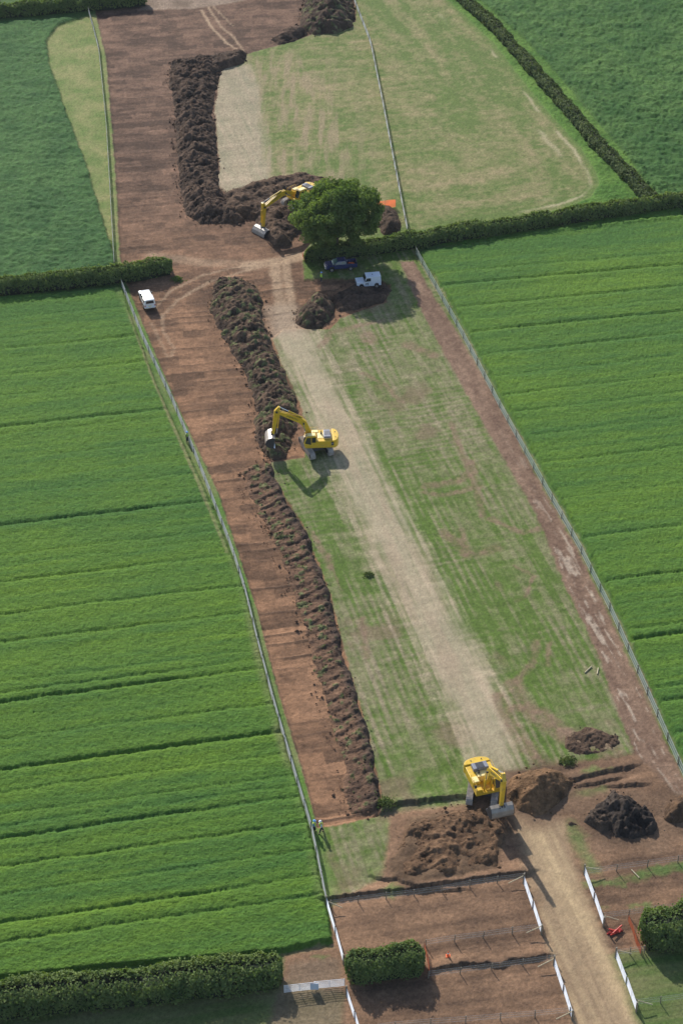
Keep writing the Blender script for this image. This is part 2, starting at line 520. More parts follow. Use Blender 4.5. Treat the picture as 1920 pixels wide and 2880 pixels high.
# disturbed ground at the bottom
ds = SD['disturbed']
c = cl((0.115, 0.070, 0.045), (0.270, 0.160, 0.095), 0.5 + 0.7 * su + 0.5 * n2 + 0.25 * n3)
put(c, sst(-0.5, 0.4, ds + 0.5 * n2))
GR = [([(1750, 2480), (1920, 2440)], 1.2), ([(1600, 2320), (1640, 2380), (1670, 2440)], 1.6), ([(1690, 2550), (1820, 2545)], .7), ([(1620, 2240), (1700, 2220)], 1.2), ([(1640, 2170), (1720, 2160)], .9), ([(1850, 2330), (1860, 2380)], .8),
      ([(1650, 2490), (1790, 2480)], 1.0), ([(1790, 2460), (1920, 2435)], .9), ([(1060, 2510), (1120, 2500)], 1.3), ([(760, 2705), (920, 2690)], .8)]
for P, wd in GR:
    d = line_dist(wx, wy, GP(P))
    put(cl((0.08, 0.155, 0.03), (0.15, 0.20, 0.07), 0.5 + n2), sst(wd * 1.2, wd * 0.3, d + 1.6 * np.abs(n2) + 0.5 * np.abs(n3)) * 0.7)
# grass below hedge on the left and on the right
for P in ([(-400, 2840), (800, 2760), (960, 2790), (960, 3100), (-400, 3100)], [(1706, 2690), (1790, 2672), (2200, 2640), (2200, 3100), (1860, 3100), (1790, 2880)]):
    s = sd_poly(wx, wy, GP(P), 8)
    put(cl((0.075, 0.125, 0.028), (0.175, 0.170, 0.075), 0.35 + 0.7 * su + 0.4 * n2), sst(-0.4, 0.4, s))
s = sd_poly(wx, wy, GP([(800, 2700), (970, 2680), (980, 2880), (990, 3000), (700, 3000)]), 8)
put(cl((0.13, 0.09, 0.06), (0.21, 0.15, 0.10), 0.5 + su), sst(0, 1.0, s) * 0.8)
# haul road
hr = SD['haul_road']
hx = fbm(T * 0.04, Q * 1.1, 3, 190)
c = cl((0.260, 0.180, 0.110), (0.440, 0.320, 0.185), 0.55 + 0.9 * hx + 0.25 * n2)
put(c * (1 + 0.12 * n3)[:, None], sst(-0.7, 0.9, hr + 0.5 * n2))
# stripped soil
ss = SD['stripped_soil']
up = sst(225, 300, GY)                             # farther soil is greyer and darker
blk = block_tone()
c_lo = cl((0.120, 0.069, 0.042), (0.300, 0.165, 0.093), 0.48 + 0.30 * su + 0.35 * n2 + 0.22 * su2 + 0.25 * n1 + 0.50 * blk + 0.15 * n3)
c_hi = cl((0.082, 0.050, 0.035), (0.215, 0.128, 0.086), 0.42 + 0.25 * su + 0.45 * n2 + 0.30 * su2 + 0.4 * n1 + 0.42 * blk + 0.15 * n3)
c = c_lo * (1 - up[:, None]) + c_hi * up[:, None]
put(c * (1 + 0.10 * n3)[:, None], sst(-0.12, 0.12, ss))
# paler crossing tracks on it
PT = [([(770, 730), (780, 800), (790, 860), (800, 925)], 1.0, .9), ([(800, 725), (812, 800), (820, 860), (825, 925)], .8, .9), ([(700, 745), (760, 735), (840, 720)], 1.6, .9), ([(430, 715), (560, 735), (700, 740)], 1.4, .45), ([(440, 860), (480, 815), (570, 770), (680, 745)], .35, .6),
      ([(455, 890), (500, 840), (590, 790), (700, 755)], .35, .6), ([(455, 880), (460, 930), (490, 975), (480, 1000)], .3, .5), ([(425, 905), (450, 950), (470, 1000)], .3, .4), ([(565, 25), (600, 80), (640, 120), (685, 148)], .35, .9), ([(585, 15), (620, 70), (660, 105), (690, 150)], .3, .8), ([(600, 15), (640, 55), (655, 70)], .25, .6)]
for P, wd, k in PT:
    d = line_dist(wx, wy, GP(P))
    put((0.40, 0.28, 0.18), sst(wd * 1.3, wd * 0.4, d) * k * (0.8 + 0.4 * n2))
s = sd_poly(wx, wy, GP([(400, -200), (395, 25), (545, 22), (640, 8), (700, -5), (760, -200)]), 8)
put(cl((0.17, 0.12, 0.085), (0.30, 0.22, 0.16), 0.5 + n2), sst(-0.3, 0.3, s))
put(cb * 0.92, sst(-2.2, 0.5, SD['pale_upper'] + 0.8 * fbm(GX * 1.2, GY * .15, 2, 77)) * (ss < 0.15))
s = sd_poly(wx, wy, GP([(745, 860), (790, 850), (830, 855), (860, 930), (760, 950)]), 8)
put((0.33, 0.25, 0.175), sst(-1.5, 1.5, s) * 0.75)
# spread soil fan by the near excavator
s = sd_poly(wx, wy, GP([(1095, 2470), (1092, 2420), (1130, 2360), (1150, 2300), (1310, 2270), (1440, 2270), (1450, 2330), (1400, 2400), (1400, 2440), (1230, 2480), (1160, 2490)]), 8)
put(cl((0.09, 0.056, 0.034), (0.16, 0.100, 0.060), 0.5 + 0.8 * n2), sst(-0.4, 0.5, s))
FAN = s
for P in ([(1418, 2235), (1420, 2185), (1530, 2150), (1612, 2190), (1600, 2260), (1500, 2310)], [(1630, 2300), (1672, 2240), (1780, 2230), (1870, 2310), (1850, 2370), (1700, 2370)], [(1850, 2305), (1862, 2250), (1950, 2230), (1960, 2340)]):
    s = sd_poly(wx, wy, GP(P), 8)
    put(cl((0.10, 0.064, 0.042), (0.20, 0.125, 0.078), 0.5 + 0.8 * n2 + 0.3 * n3), sst(-2.4, 0.3, s + 1.2 * n2 + 0.6 * n3) * 0.9)
# crops
for k in ('crop_field_left', 'crop_field_right'):
    c = cl((0.058, 0.138, 0.026), (0.108, 0.196, 0.022), 0.42 + 0.40 * su + 0.45 * n1 + 0.45 * fbm(U * 0.02, V_ * 0.30, 2, 88) + 0.25 * su2)
    put(c, sst(-0.15, 0.1, SD[k]))
# dried line beside the left crop
d = line_dist(GX, GY, GP([(361, 880), (396, 975), (434, 1079), (486, 1200), (560, 1370), (640, 1560)]))
put((0.30, 0.25, 0.13), sst(0.35, 0.1, d + 0.15 * n3) * 0.6)
dm = line_dist(GX, GY, GP([(345, 820), (404, 943), (484, 1114), (551, 1273), (649, 1524), (692, 1653), (771, 1971), (876, 2326), (918, 2525)]))
put(cl((0.10, 0.19, 0.035), (0.21, 0.22, 0.09), 0.4 + n2), sst(1.6, 0.5, dm) * (SDR['stripped_soil'] < 0.0) * 0.8)
GRAIN = RNG.normal(0, 1, len(GX)).astype(np.float32)
ALB = np.clip(ALB * (1 + 0.085 * GRAIN)[:, None], 0.01, 0.8)

# ---- relief
# furrows in the crops: irregular narrow dips running along the rows
vv = V_ + 0.45 * vn(U * 0.03, V_ * 0.05, 200) + 0.10 * vn(U * 0.3, V_ * 0.2, 201)
def furrows(strong, seed, x_ref):
    f = np.zeros(len(GX), np.float32)
    rr = random.Random(seed)
    L = []
    for py, dep in strong:
        g = G(x_ref, py)
        L.append((g[0] * VD[0] + g[1] * VD[1], dep))
    pos = -60.0
    while pos < 400:
        if all(abs(pos - q[0]) > 1.6 for q in L):
            L.append((pos, rr.choice([0.05, 0.07, 0.10, 0.15])))
        pos += rr.uniform(1.3, 4.6)
    vq = V_ + 0.9 * vn(U * 0.016 + seed, V_ * 0.02, 204) - RAG
    for pos, dep in L:
        dep = dep * 0.60
        wd = 0.15 + 0.42 * dep
        m = np.where(np.abs(vq - pos) < 3.5)[0]
        if not len(m):
            continue
        u = U[m]
        e = vq[m] - pos - 0.12 * vn(u * 0.25, 0 * u + pos, 205)
        amp = (0.55 + 0.45 * sst(-0.5, 0.3, vn(u * 0.05, 0 * u + pos, 300)))
        f[m] += (-dep * amp * np.exp(-(e / wd) ** 2) + 0.30 * dep * amp * np.exp(-((e + 1.2) / 0.8) ** 2)).astype(np.float32)
    return f


RAG = 0.10 * vn(U * 1.1, V_ * 1.1, 206) + 0.08 * vn(U * 2.7, V_ * 2.7, 207)
fur_l = furrows([(900, .2), (986, .5), (1062, .3), (1120, .15), (1206, .42), (1300, .2), (1400, .2), (1483, .55), (1645, .38), (1737, .3), (1817, .4), (1958, .3), (1985, .55), (2090, .25), (2175, .6), (2240, .2), (2370, .5), (2450, .3), (2530, .25), (2610, .4), (2665, .3)], 5, 0)
fur_r = furrows([(714, .25), (748, .5), (810, .4), (881, .5), (945, .4), (1060, .35), (1110, .3), (1180, .2), (1260, .25), (1365, .2), (1480, .3), (1608, .4), (1750, .3), (1778, .6), (1925, .45), (1964, .4), (2060, .3)], 6, 1920)
crop_n = 0.026 * GRAIN + 0.035 * vn(GX * 1.5 + GY * .5, GY * 1.5, 216) + 0.045 * fbm(U * 0.7, V_ * 2.0, 3, 210) + 0.04 * n2 + 0.030 * vn(GX * 3.2, GY * 3.6, 215)
for k, fur in (('crop_field_left', fur_l), ('crop_field_right', fur_r)):
    inside = sst(-0.1, 0.35, SDR[k] + 0.15 * n3)
    Z += inside * (0.50 + fur + crop_n)
lodge = 0.22 * fbm(GX * 0.55 + 0.4 * GY * 0.5, GY * 0.9, 3, 220) + 0.12 * vn(GX * 1.9, GY * 2.2, 225)
Z += sst(-0.2, 0.4, SD['upper_left_field']) * (0.40 + lodge)
Z += sst(-0.2, 0.4, SD['upper_right_field']) * (0.40 + 1.5 * lodge)
Z += sst(-0.2, 0.6, SD['verge']) * (0.15 + 0.9 * np.abs(lodge))
flat = (Z == 0)
Z += np.where(flat, 0.03 * n3 + 0.03 * n2, 0)
# scraped soil: lower than the turf, with low transverse ridges between bucket passes
depth = sst(0.0, 0.30, SDR['stripped_soil'])
rid = np.zeros(len(GX), np.float32)
pos = -60.0
rr = random.Random(8)
dark = np.zeros(len(GX), np.float32)
vs = V_ + 0.25 * vn(U * 0.2, V_ * 0.1, 230) + 0.12 * vn(U * 0.9, V_ * 0.5, 231)
while pos < 330:
    amp = rr.uniform(0.3, 1.0) * sst(-0.35, 0.25, vn(U * 0.16, 0 * U + pos, 310))
    e = vs - pos
    g = np.exp(-np.minimum((e / 0.16) ** 2, 30)) * amp
    rid += g * 0.15
    dark = np.maximum(dark, g)
    pos += rr.uniform(1.3, 2.9)
Z += depth * (-0.22 + rid + 0.05 * n2 + 0.03 * su2)
put((0.075, 0.050, 0.036), depth * dark * 0.75)
# tracked chevron prints in the grass strip and the haul road edges
g = (gs > 0) & (ss < 0)
Z += np.where(g, 0.03 * st2, 0) + sst(0, 0.8, FAN) * (0.15 + 0.22 * n2 + 0.10 * fbm(GX * .9, GY * .9, 2, 240))
# ledges: edges of the scraped areas at the bottom, facing the camera
LEDGE = [([(925, 2528), (1100, 2505), (1250, 2484), (1400, 2462), (1475, 2452)], 0.32), ([(1205, 2728), (1300, 2708), (1390, 2713), (1460, 2698), (1515, 2690)], 0.26), ([(1080, 2280), (1115, 2262), (1200, 2248), (1290, 2240)], 0.30),
         ([(1620, 2188), (1690, 2172), (1760, 2158)], 0.25), ([(1650, 2205), (1722, 2190)], 0.2), ([(1730, 2208), (1790, 2205)], 0.2), ([(1070, 2470), (1130, 2480), (1200, 2500), (1290, 2498)], 0.2)]
for P, h in LEDGE:
    P = GP(P)
    best = np.full(len(GX), 99.0, np.float32)
    side = np.zeros(len(GX), np.float32)
    m = (GX > P[:, 0].min() - 4) & (GX < P[:, 0].max() + 4) & (GY > P[:, 1].min() - 4) & (GY < P[:, 1].max() + 4)
    for i in range(len(P) - 1):
        dd, tpar = seg_dist(wx[m], wy[m], P[i], P[i + 1])
        dv = P[i + 1] - P[i]
        sgn = np.sign(dv[0] * (wy[m] - P[i][1]) - dv[1] * (wx[m] - P[i][0]))
        bb, sdd = best[m], side[m]
        upd = dd < bb
        bb[upd] = dd[upd]
        sdd[upd] = sgn[upd]
        best[m], side[m] = bb, sdd
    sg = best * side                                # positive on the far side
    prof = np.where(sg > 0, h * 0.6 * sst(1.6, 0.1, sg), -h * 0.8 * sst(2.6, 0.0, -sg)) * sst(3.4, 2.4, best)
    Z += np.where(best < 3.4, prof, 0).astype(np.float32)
    put((0.085, 0.06, 0.043), sst(0.25, 0.05, best + 0.2 * n3) * 0.6)  # shading of the step put into the colour as a dark line
Z = Z.astype(np.float32)

Vall = np.stack([GX, GY, Z], 1)
ii, jj = np.meshgrid(np.arange(nr - 1), np.arange(nc - 1), indexing='ij')
base = (ii * nc + jj).ravel()
FQ = np.stack([base, base + 1, base + nc + 1, base + nc], 1)
zone = np.zeros(len(GX), np.int8)
ZN = [('ground', None), ('field', 'upper_left_field'), ('field', 'upper_right_field'), ('mown_field', None), ('grass_verge', 'verge'), ('grass_strip', 'grass_strip'), ('disturbed_soil', 'disturbed'), ('haul_road', 'haul_road'), ('bare_track', 'bare_track'), ('dirt_track', 'dirt_track'), ('stripped_soil', 'stripped_soil'), ('crop_field', 'crop_field_left'), ('crop_field', 'crop_field_right')]
zone[(SD['mown_field'] > 0) | (SD['left_margin'] > 0)] = 3
for k in (4, 1, 2, 5, 6, 7, 8, 9, 10, 11, 12):
    zone[SD[ZN[k][1]] > 0] = k
ZL = {0: 'rough green ground around the fields and works', 1: 'dark green crop field at the far left beyond the hedge', 2: 'dark green rippled crop field beyond the diagonal hedge', 3: 'mown hay field with straw coloured rows and green regrowth',
      4: 'rough green verge along the diagonal hedge', 5: 'worn green grass strip inside the works fences', 6: 'churned brown soil with grass patches at the near end', 7: 'sandy haul road running between the gates', 8: 'pale bare track down the middle of the grass strip',
      9: 'brown dirt track beside the right hand fence', 10: 'long strip of scraped brown subsoil', 11: 'bright green crop field left of the works, with dark furrows', 12: 'bright green crop field right of the works, with dark furrows'}
M_CROP = ground_mat('crop', 3.0, 0.66, 1.32, 1.0, 0.22, stretch=(-ROWANG, 0.7, 1.3))
M_CROPD = ground_mat('dark_crop', 1.5, 0.62, 1.36, 1.0, 0.40)
M_GRASS = ground_mat('short_grass', 2.6, 0.66, 1.30, 0.6, 0.10)
M_SOIL = ground_mat('soil', 2.4, 0.68, 1.28, 0.8, 0.14, rough=0.95)
M_TRACK = ground_mat('bare_earth', 3.0, 0.84, 1.14, 0.4, 0.06)
ZM = {0: M_SOIL, 1: M_CROPD, 2: M_CROPD, 3: M_GRASS, 4: M_CROPD, 5: M_GRASS, 6: M_SOIL, 7: M_TRACK, 8: M_TRACK, 9: M_SOIL, 10: M_SOIL, 11: M_CROP, 12: M_CROP}
fz = zone[FQ[:, 0]]
for k, (nm, _) in enumerate(ZN):
    fs = FQ[fz == k]
    if not len(fs):
        continue
    used = np.zeros(len(GX), bool)
    used[fs.ravel()] = True
    remap = np.cumsum(used) - 1
    me = np_mesh(nm, Vall[used], remap[fs], ALB[used])
    o = link_mesh(nm, me, ZM[k], None, True)
    tag(o, ZL[k], kind='structure')
print('ground done', len(FQ))
Zg = Z.reshape(nr, nc)


def gz(x, y):
    i = int(np.clip(np.searchsorted(ys, y) - 1, 0, nr - 2))
    j = int(np.clip(np.searchsorted(tt, x / halfw[i]) - 1, 0, nc - 2))
    return float(Zg[i, j])


# ------------------------------------------------------------------ spoil heaps
M_HEAP = ground_mat('spoil', 2.2, 0.50, 1.36, 1.0, 0.28, rough=0.97)
M_TURF = leaf_mat('turf_clods', (0.08, 0.11, 0.035), (0.17, 0.22, 0.07), 1.0, 0.2)


def heap(label, poly, H, w, seed, c0, c1, res=0.17, rough=0.30, axis=None, crest=None, ridges=0.0, green=0.0, name='spoil_heap', group=None, clod=0.10, base=-0.35, shape=None, tone=None):
    P = GP(poly)
    x0, y0 = P.min(0) - 1.0
    x1, y1 = P.max(0) + 1.0
    nx, ny = int((x1 - x0) / res) + 2, int((y1 - y0) / res) + 2
    X, Y = np.meshgrid(x0 + np.arange(nx) * res, y0 + np.arange(ny) * res)
    X, Y = X.ravel(), Y.ravel()
    X = X + res * 0.25 * vn(X * 9, Y * 9, seed)
    jx = X + 0.55 * fbm(X * 0.5, Y * 0.5, 3, seed + 1)
    jy = Y + 0.55 * fbm(X * 0.5, Y * 0.5, 3, seed + 2)
    sd = sd_poly(jx, jy, P, 6.0)
    t = np.clip(sd / w, 0, 1)
    h = H * np.sin(t * math.pi / 2) ** 1.15
    if shape is not None:
        h = h * shape(X, Y)
    m = sst(-0.1, 0.8, sd)
    a, b = fbm(X * 0.55, Y * 0.55, 4, seed + 3), fbm(X * 1.7, Y * 1.7, 3, seed + 4)
    h = h * (1 + rough * 1.3 * a) + m * (rough * 0.9 * a + clod * 1.6 * b + clod * (1 - 2 * np.abs(vn(X * 3.1, Y * 3.1, seed + 5))))
    if ridges:
        uu = X * UD[0] + Y * UD[1]
        vr = X * VD[0] + Y * VD[1] + 0.7 * fbm(X * 0.35, Y * 0.35, 2, seed + 6) - 0.22 * uu
        ph = vr / 1.75
        sw = ph - np.floor(ph)                      # each pass lapped on the next
        h = h + ridges * m * (sst(0.0, 0.22, sw) * (1 - sw) - 0.3) * (0.5 + 0.5 * t)
    zz = h + base + np.where(sd < 0, sd * 0.8, 0) + 0.25 * sst(0, 0.6, sd)
    c = cl(c0, c1, 0.5 + 0.75 * a + 0.45 * b)
    if green:
        gm = sst(0.70 - green, 0.90 - green, 0.5 + fbm(X * 1.6, Y * 1.6, 3, seed + 8)) * m
        c = c * (1 - gm[:, None]) + cl((0.095, 0.10, 0.045), (0.19, 0.20, 0.09), 0.5 + b) * gm[:, None]
        zz = zz + 0.10 * gm
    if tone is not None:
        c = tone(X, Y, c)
    c = c * (1 + 0.09 * RNG.normal(0, 1, len(X)))[:, None]
    V = np.stack([X, Y, zz], 1)
    i, j = np.meshgrid(np.arange(ny - 1), np.arange(nx - 1), indexing='ij')
    q = (i * nx + j).ravel()
    Fq = np.stack([q, q + 1, q + nx + 1, q + nx], 1)
    keep = sd[Fq].max(1) > -0.55
    Fq = Fq[keep]
    used = np.zeros(len(X), bool)
    used[Fq.ravel()] = True
    rm = np.cumsum(used) - 1
    me = np_mesh(name, V[used], rm[Fq], np.clip(c, .01, .8)[used])
    o = link_mesh(name, me, M_HEAP, None, True)
    tag(o, label, 'spoil heap' if 'heap' in name else 'spoil bank', group)
    if green:
        k = np.where((sd > 0.3) & (gm > 0.5))[0]
        k = RNG.choice(k, min(len(k), int(len(k) * 0.3)), replace=False)
        foliage('turf', np.stack([X[k], Y[k], zz[k] + 0.02], 1), 0.10, M_TURF, o, flat=0.5)
    # loose clods lying on and round the heap
    k = np.where((sd > -0.5) & (sd < 1e3))[0]
    wgt = np.exp(-np.abs(sd[k] - 0.1) / 1.2) + 0.12
    cnt = min(int(len(k) * res * res * 1.5), 2500)
    k = RNG.choice(k, cnt, replace=True, p=wgt / wgt.sum())
    r = (RNG.uniform(0.05, 0.17, cnt) * (1 + 1.0 * (RNG.uniform(0, 1, cnt) > 0.93)))[:, None, None]
    octv = np.array([[1, 0, 0], [0, 1, 0], [-1, 0, 0], [0, -1, 0], [0, 0, .8], [0, 0, -.8]])
    octf = np.array([[0, 1, 4], [1, 2, 4], [2, 3, 4], [3, 0, 4], [1, 0, 5], [2, 1, 5], [3, 2, 5], [0, 3, 5]])
    spread = RNG.normal(0, 0.45, (cnt, 2)) * (sd[k] < 0.8)[:, None]
    cz = np.where(sd[k] < 0.8, np.maximum(zz[k], -0.12), zz[k]) + 0.03
    cen = np.stack([X[k] + spread[:, 0], Y[k] + spread[:, 1], cz], 1)[:, None, :]
    CV = (cen + octv[None] * r * RNG.uniform(0.6, 1.3, (cnt, 6, 1))).reshape(-1, 3)
    CF = (octf[None] + (np.arange(cnt) * 6)[:, None, None]).reshape(-1, 3)
    me = np_mesh('clods', CV, CF, np.repeat(np.clip(c[k] * RNG.uniform(0.7, 1.25, (cnt, 1)), .01, .8), 6, 0))
    link_mesh('clods', me, M_HEAP, o)['kind'] = 'stuff'
    return o


def foliage(name, C, size, mat, parent=None, flat=0.0, kind='stuff', nrm=None, rnd=None):
    """leaf sized quads round the given centres"""
    C = np.asarray(C, np.float32)
    n = len(C)
    d = RNG.normal(size=(n, 3)).astype(np.float32)
    if nrm is not None:
        d = d * 0.75 + nrm
    d[:, 2] += flat
    d /= np.linalg.norm(d, axis=1)[:, None] + 1e-6
    r = RNG.normal(size=(n, 3)).astype(np.float32)
    u = np.cross(d, r)
    u /= np.linalg.norm(u, axis=1)[:, None] + 1e-6
    v = np.cross(d, u)
    s = (size * RNG.uniform(0.6, 1.35, n)).astype(np.float32)[:, None]
    u, v = u * s, v * s * RNG.uniform(0.5, 0.9, n).astype(np.float32)[:, None]
    b = d * s * 0.25
    V = np.stack([C - u - b, C - v * 0.9 + b, C + u - b, C + v + b], 1).reshape(-1, 3)
    Fq = np.arange(n * 4).reshape(n, 4)
    if rnd is None:
        rnd = RNG.uniform(0, 1, n)
    me = np_mesh(name, V, Fq, None, np.repeat(rnd, 4))
    o = link_mesh(name, me, mat, parent)
    if kind:
        o['kind'] = kind
    return o


DK0, DK1 = (0.046, 0.032, 0.025), (0.135, 0.088, 0.062)      # wet topsoil
BR0, BR1 = (0.070, 0.046, 0.033), (0.165, 0.106, 0.070)
RD0, RD1 = (0.110, 0.066, 0.036), (0.200, 0.118, 0.066)

heap('long dark topsoil bank beside the scraped strip in the upper field', [(478, 172), (560, 158), (620, 165), (628, 205), (608, 250), (600, 306), (612, 380), (621, 478), (618, 520), (640, 560), (690, 600), (690, 625), (560, 628), (520, 600), (505, 520), (497, 420), (488, 306), (474, 230)],
     1.15, 3.2, 400, DK0, DK1, 0.20, 0.42, ridges=0.20, clod=0.20, name='spoil_bank', group='long topsoil banks')
heap('short dark soil ridge crossing the corner of the upper scraped strip', [(560, 165), (640, 150), (672, 145), (700, 152), (690, 176), (640, 196), (590, 205)], 1.3, 2.2, 410, DK0, DK1, 0.22, 0.3, name='spoil_bank')
heap('large dark soil heap beside the top fence with greenery on it', [(845, 40), (860, -10), (930, -60), (985, -20), (1002, 40), (990, 78), (950, 97), (880, 100), (845, 80)], 3.0, 5.0, 420, DK0, DK1, 0.24, 0.34, green=0.02)
heap('thin dark soil tail running down from the top heap', [(760, 110), (800, 82), (850, 70), (870, 96), (830, 118), (790, 128)], 0.9, 2.0, 425, DK0, DK1, 0.22, 0.4, name='spoil_bank')
heap('dark soil bank around the excavator behind the tree', [(628, 545), (700, 520), (780, 500), (860, 488), (925, 505), (935, 530), (915, 575), (860, 620), (820, 690), (770, 690), (740, 655), (715, 615), (650, 612), (625, 590)], 1.15, 2.6, 430, DK0, BR1, 0.2, 0.36, base=-0.25)
heap('flat-topped soil pile under the farthest excavator', [(800, 618), (808, 585), (850, 572), (895, 578), (905, 610), (890, 640), (840, 648), (805, 640)], 2.25, 2.2, 433, DK0, BR1, 0.18, 0.10, base=-0.25)
heap('broad fan of churned dark brown soil below the nearest excavator', [(1095, 2470), (1092, 2425), (1130, 2350), (1160, 2305), (1310, 2268), (1430, 2275), (1440, 2330), (1400, 2400), (1404, 2445), (1230, 2482), (1160, 2492)], 0.26, 2.0, 436, (0.085, 0.050, 0.030), (0.195, 0.115, 0.066), 0.13, 0.75, base=-0.18, clod=0.045, ridges=0.16, green=0.0, group=None)
heap('brown soil heap below the orange netting by the tree', [(1050, 640), (1050, 596), (1075, 578), (1115, 590), (1138, 630), (1130, 655), (1080, 668)], 1.9, 3.4, 440, (0.07, 0.048, 0.034), (0.14, 0.09, 0.06), 0.18, 0.14)
heap('long grassy topsoil bank leading up to the middle excavator', [(596, 800), (618, 776), (683, 784), (728, 808), (742, 850), (736, 890), (765, 955), (808, 1044), (842, 1132), (838, 1190), (810, 1284), (765, 1296), (720, 1240), (714, 1160), (702, 1102), (667, 1014), (620, 941), (590, 880)],
     1.0, 2.8, 450, DK0, BR1, 0.18, 0.42, ridges=0.20, clod=0.17, green=0.035, name='spoil_bank', group='long topsoil banks')


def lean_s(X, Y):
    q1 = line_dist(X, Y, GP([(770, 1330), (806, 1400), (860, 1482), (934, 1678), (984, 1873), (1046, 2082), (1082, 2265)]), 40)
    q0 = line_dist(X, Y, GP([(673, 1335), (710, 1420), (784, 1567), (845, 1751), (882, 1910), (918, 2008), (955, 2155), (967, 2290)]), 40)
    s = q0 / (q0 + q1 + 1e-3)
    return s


def lean(X, Y):
    s = lean_s(X, Y)
    clump = 1 + 0.5 * sst(0.7, 0.95, s) * vn(X * 1.3, Y * 1.3, 466)
    return (0.02 + 0.98 * s ** 1.4) * clump


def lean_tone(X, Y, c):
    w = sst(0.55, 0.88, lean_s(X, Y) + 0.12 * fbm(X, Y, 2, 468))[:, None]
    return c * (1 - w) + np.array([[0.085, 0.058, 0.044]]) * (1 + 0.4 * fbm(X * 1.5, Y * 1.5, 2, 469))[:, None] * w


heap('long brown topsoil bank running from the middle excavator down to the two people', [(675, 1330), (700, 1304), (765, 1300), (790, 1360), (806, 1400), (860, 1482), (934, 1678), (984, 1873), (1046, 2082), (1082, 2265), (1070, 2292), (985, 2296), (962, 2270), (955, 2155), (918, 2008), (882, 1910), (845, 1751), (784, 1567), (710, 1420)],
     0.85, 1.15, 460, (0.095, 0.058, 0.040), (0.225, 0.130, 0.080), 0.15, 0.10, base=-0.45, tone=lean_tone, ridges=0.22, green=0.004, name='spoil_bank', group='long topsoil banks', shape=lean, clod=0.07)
heap('tumbled brown soil heap left of the white off-road vehicle', [(826, 905), (838, 870), (870, 838), (930, 832), (945, 860), (930, 900), (905, 925), (850, 925)], 1.7, 2.8, 470, DK0, BR1, 0.17, 0.36, green=0.01)
heap('low dark soil spread below the white off-road vehicle', [(925, 850), (940, 818), (1000, 800), (1090, 798), (1100, 822), (1085, 848), (1000, 868), (950, 880)], 0.55, 1.6, 475, DK0, DK1, 0.18, 0.5)
heap('rounded red-brown soil heap next to the nearest excavator', [(1418, 2235), (1420, 2195), (1455, 2172), (1530, 2155), (1590, 2162), (1612, 2195), (1596, 2245), (1550, 2290), (1500, 2305), (1450, 2285)], 2.9, 5.0, 480, RD0, (0.25, 0.145, 0.078), 0.14, 0.13)
heap('near-black clod heap beyond the white gates', [(1650, 2290), (1672, 2255), (1720, 2232), (1780, 2238), (1830, 2275), (1856, 2315), (1850, 2352), (1800, 2366), (1720, 2362), (1700, 2330), (1655, 2310)], 1.5, 3.0, 490, (0.022, 0.020, 0.021), (0.100, 0.076, 0.060), 0.14, 0.46, clod=0.26)
heap('scattered dark clods spilling left of the near-black heap', [(1638, 2318), (1650, 2275), (1700, 2240), (1745, 2262), (1735, 2330), (1690, 2350)], 0.55, 1.6, 494, (0.03, 0.026, 0.024), (0.12, 0.085, 0.062), 0.13, 0.9, base=-0.25, clod=0.2)
heap('small dark soil heap at the foot of the dirt track', [(1850, 2305), (1862, 2262), (1900, 2235), (1950, 2240), (1960, 2290), (1920, 2320), (1880, 2322)], 1.5, 2.2, 500, DK0, RD1, 0.16, 0.3)
heap('small soil lump with a shaded hollow near the haul road', [(1592, 2318), (1605, 2306), (1638, 2312), (1632, 2328), (1600, 2330)], 0.55, 0.9, 505, BR0, BR1, 0.14, 0.3)
heap('low cloddy soil spread between the grass strip and the dirt track', [(1580, 2060), (1640, 2040), (1740, 2070), (1745, 2100), (1700, 2120), (1600, 2128), (1580, 2100)], 0.22, 1.2, 507, BR0, BR1, 0.14, 0.45, base=-0.22, clod=0.10)

# ------------------------------------------------------------------ hedges
M_HLEAF = leaf_mat('hedge_leaves', (0.066, 0.116, 0.034), (0.185, 0.240, 0.085), 0.6, 0.30)
M_HLEAF2 = leaf_mat('olive_hedge_leaves', (0.060, 0.100, 0.034), (0.155, 0.195, 0.080), 0.5, 0.25)
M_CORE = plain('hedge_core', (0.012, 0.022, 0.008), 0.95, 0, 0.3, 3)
M_BARK = plain('bark', (0.09, 0.07, 0.05), 0.9, 0, 0.3, 4, bump=0.6)


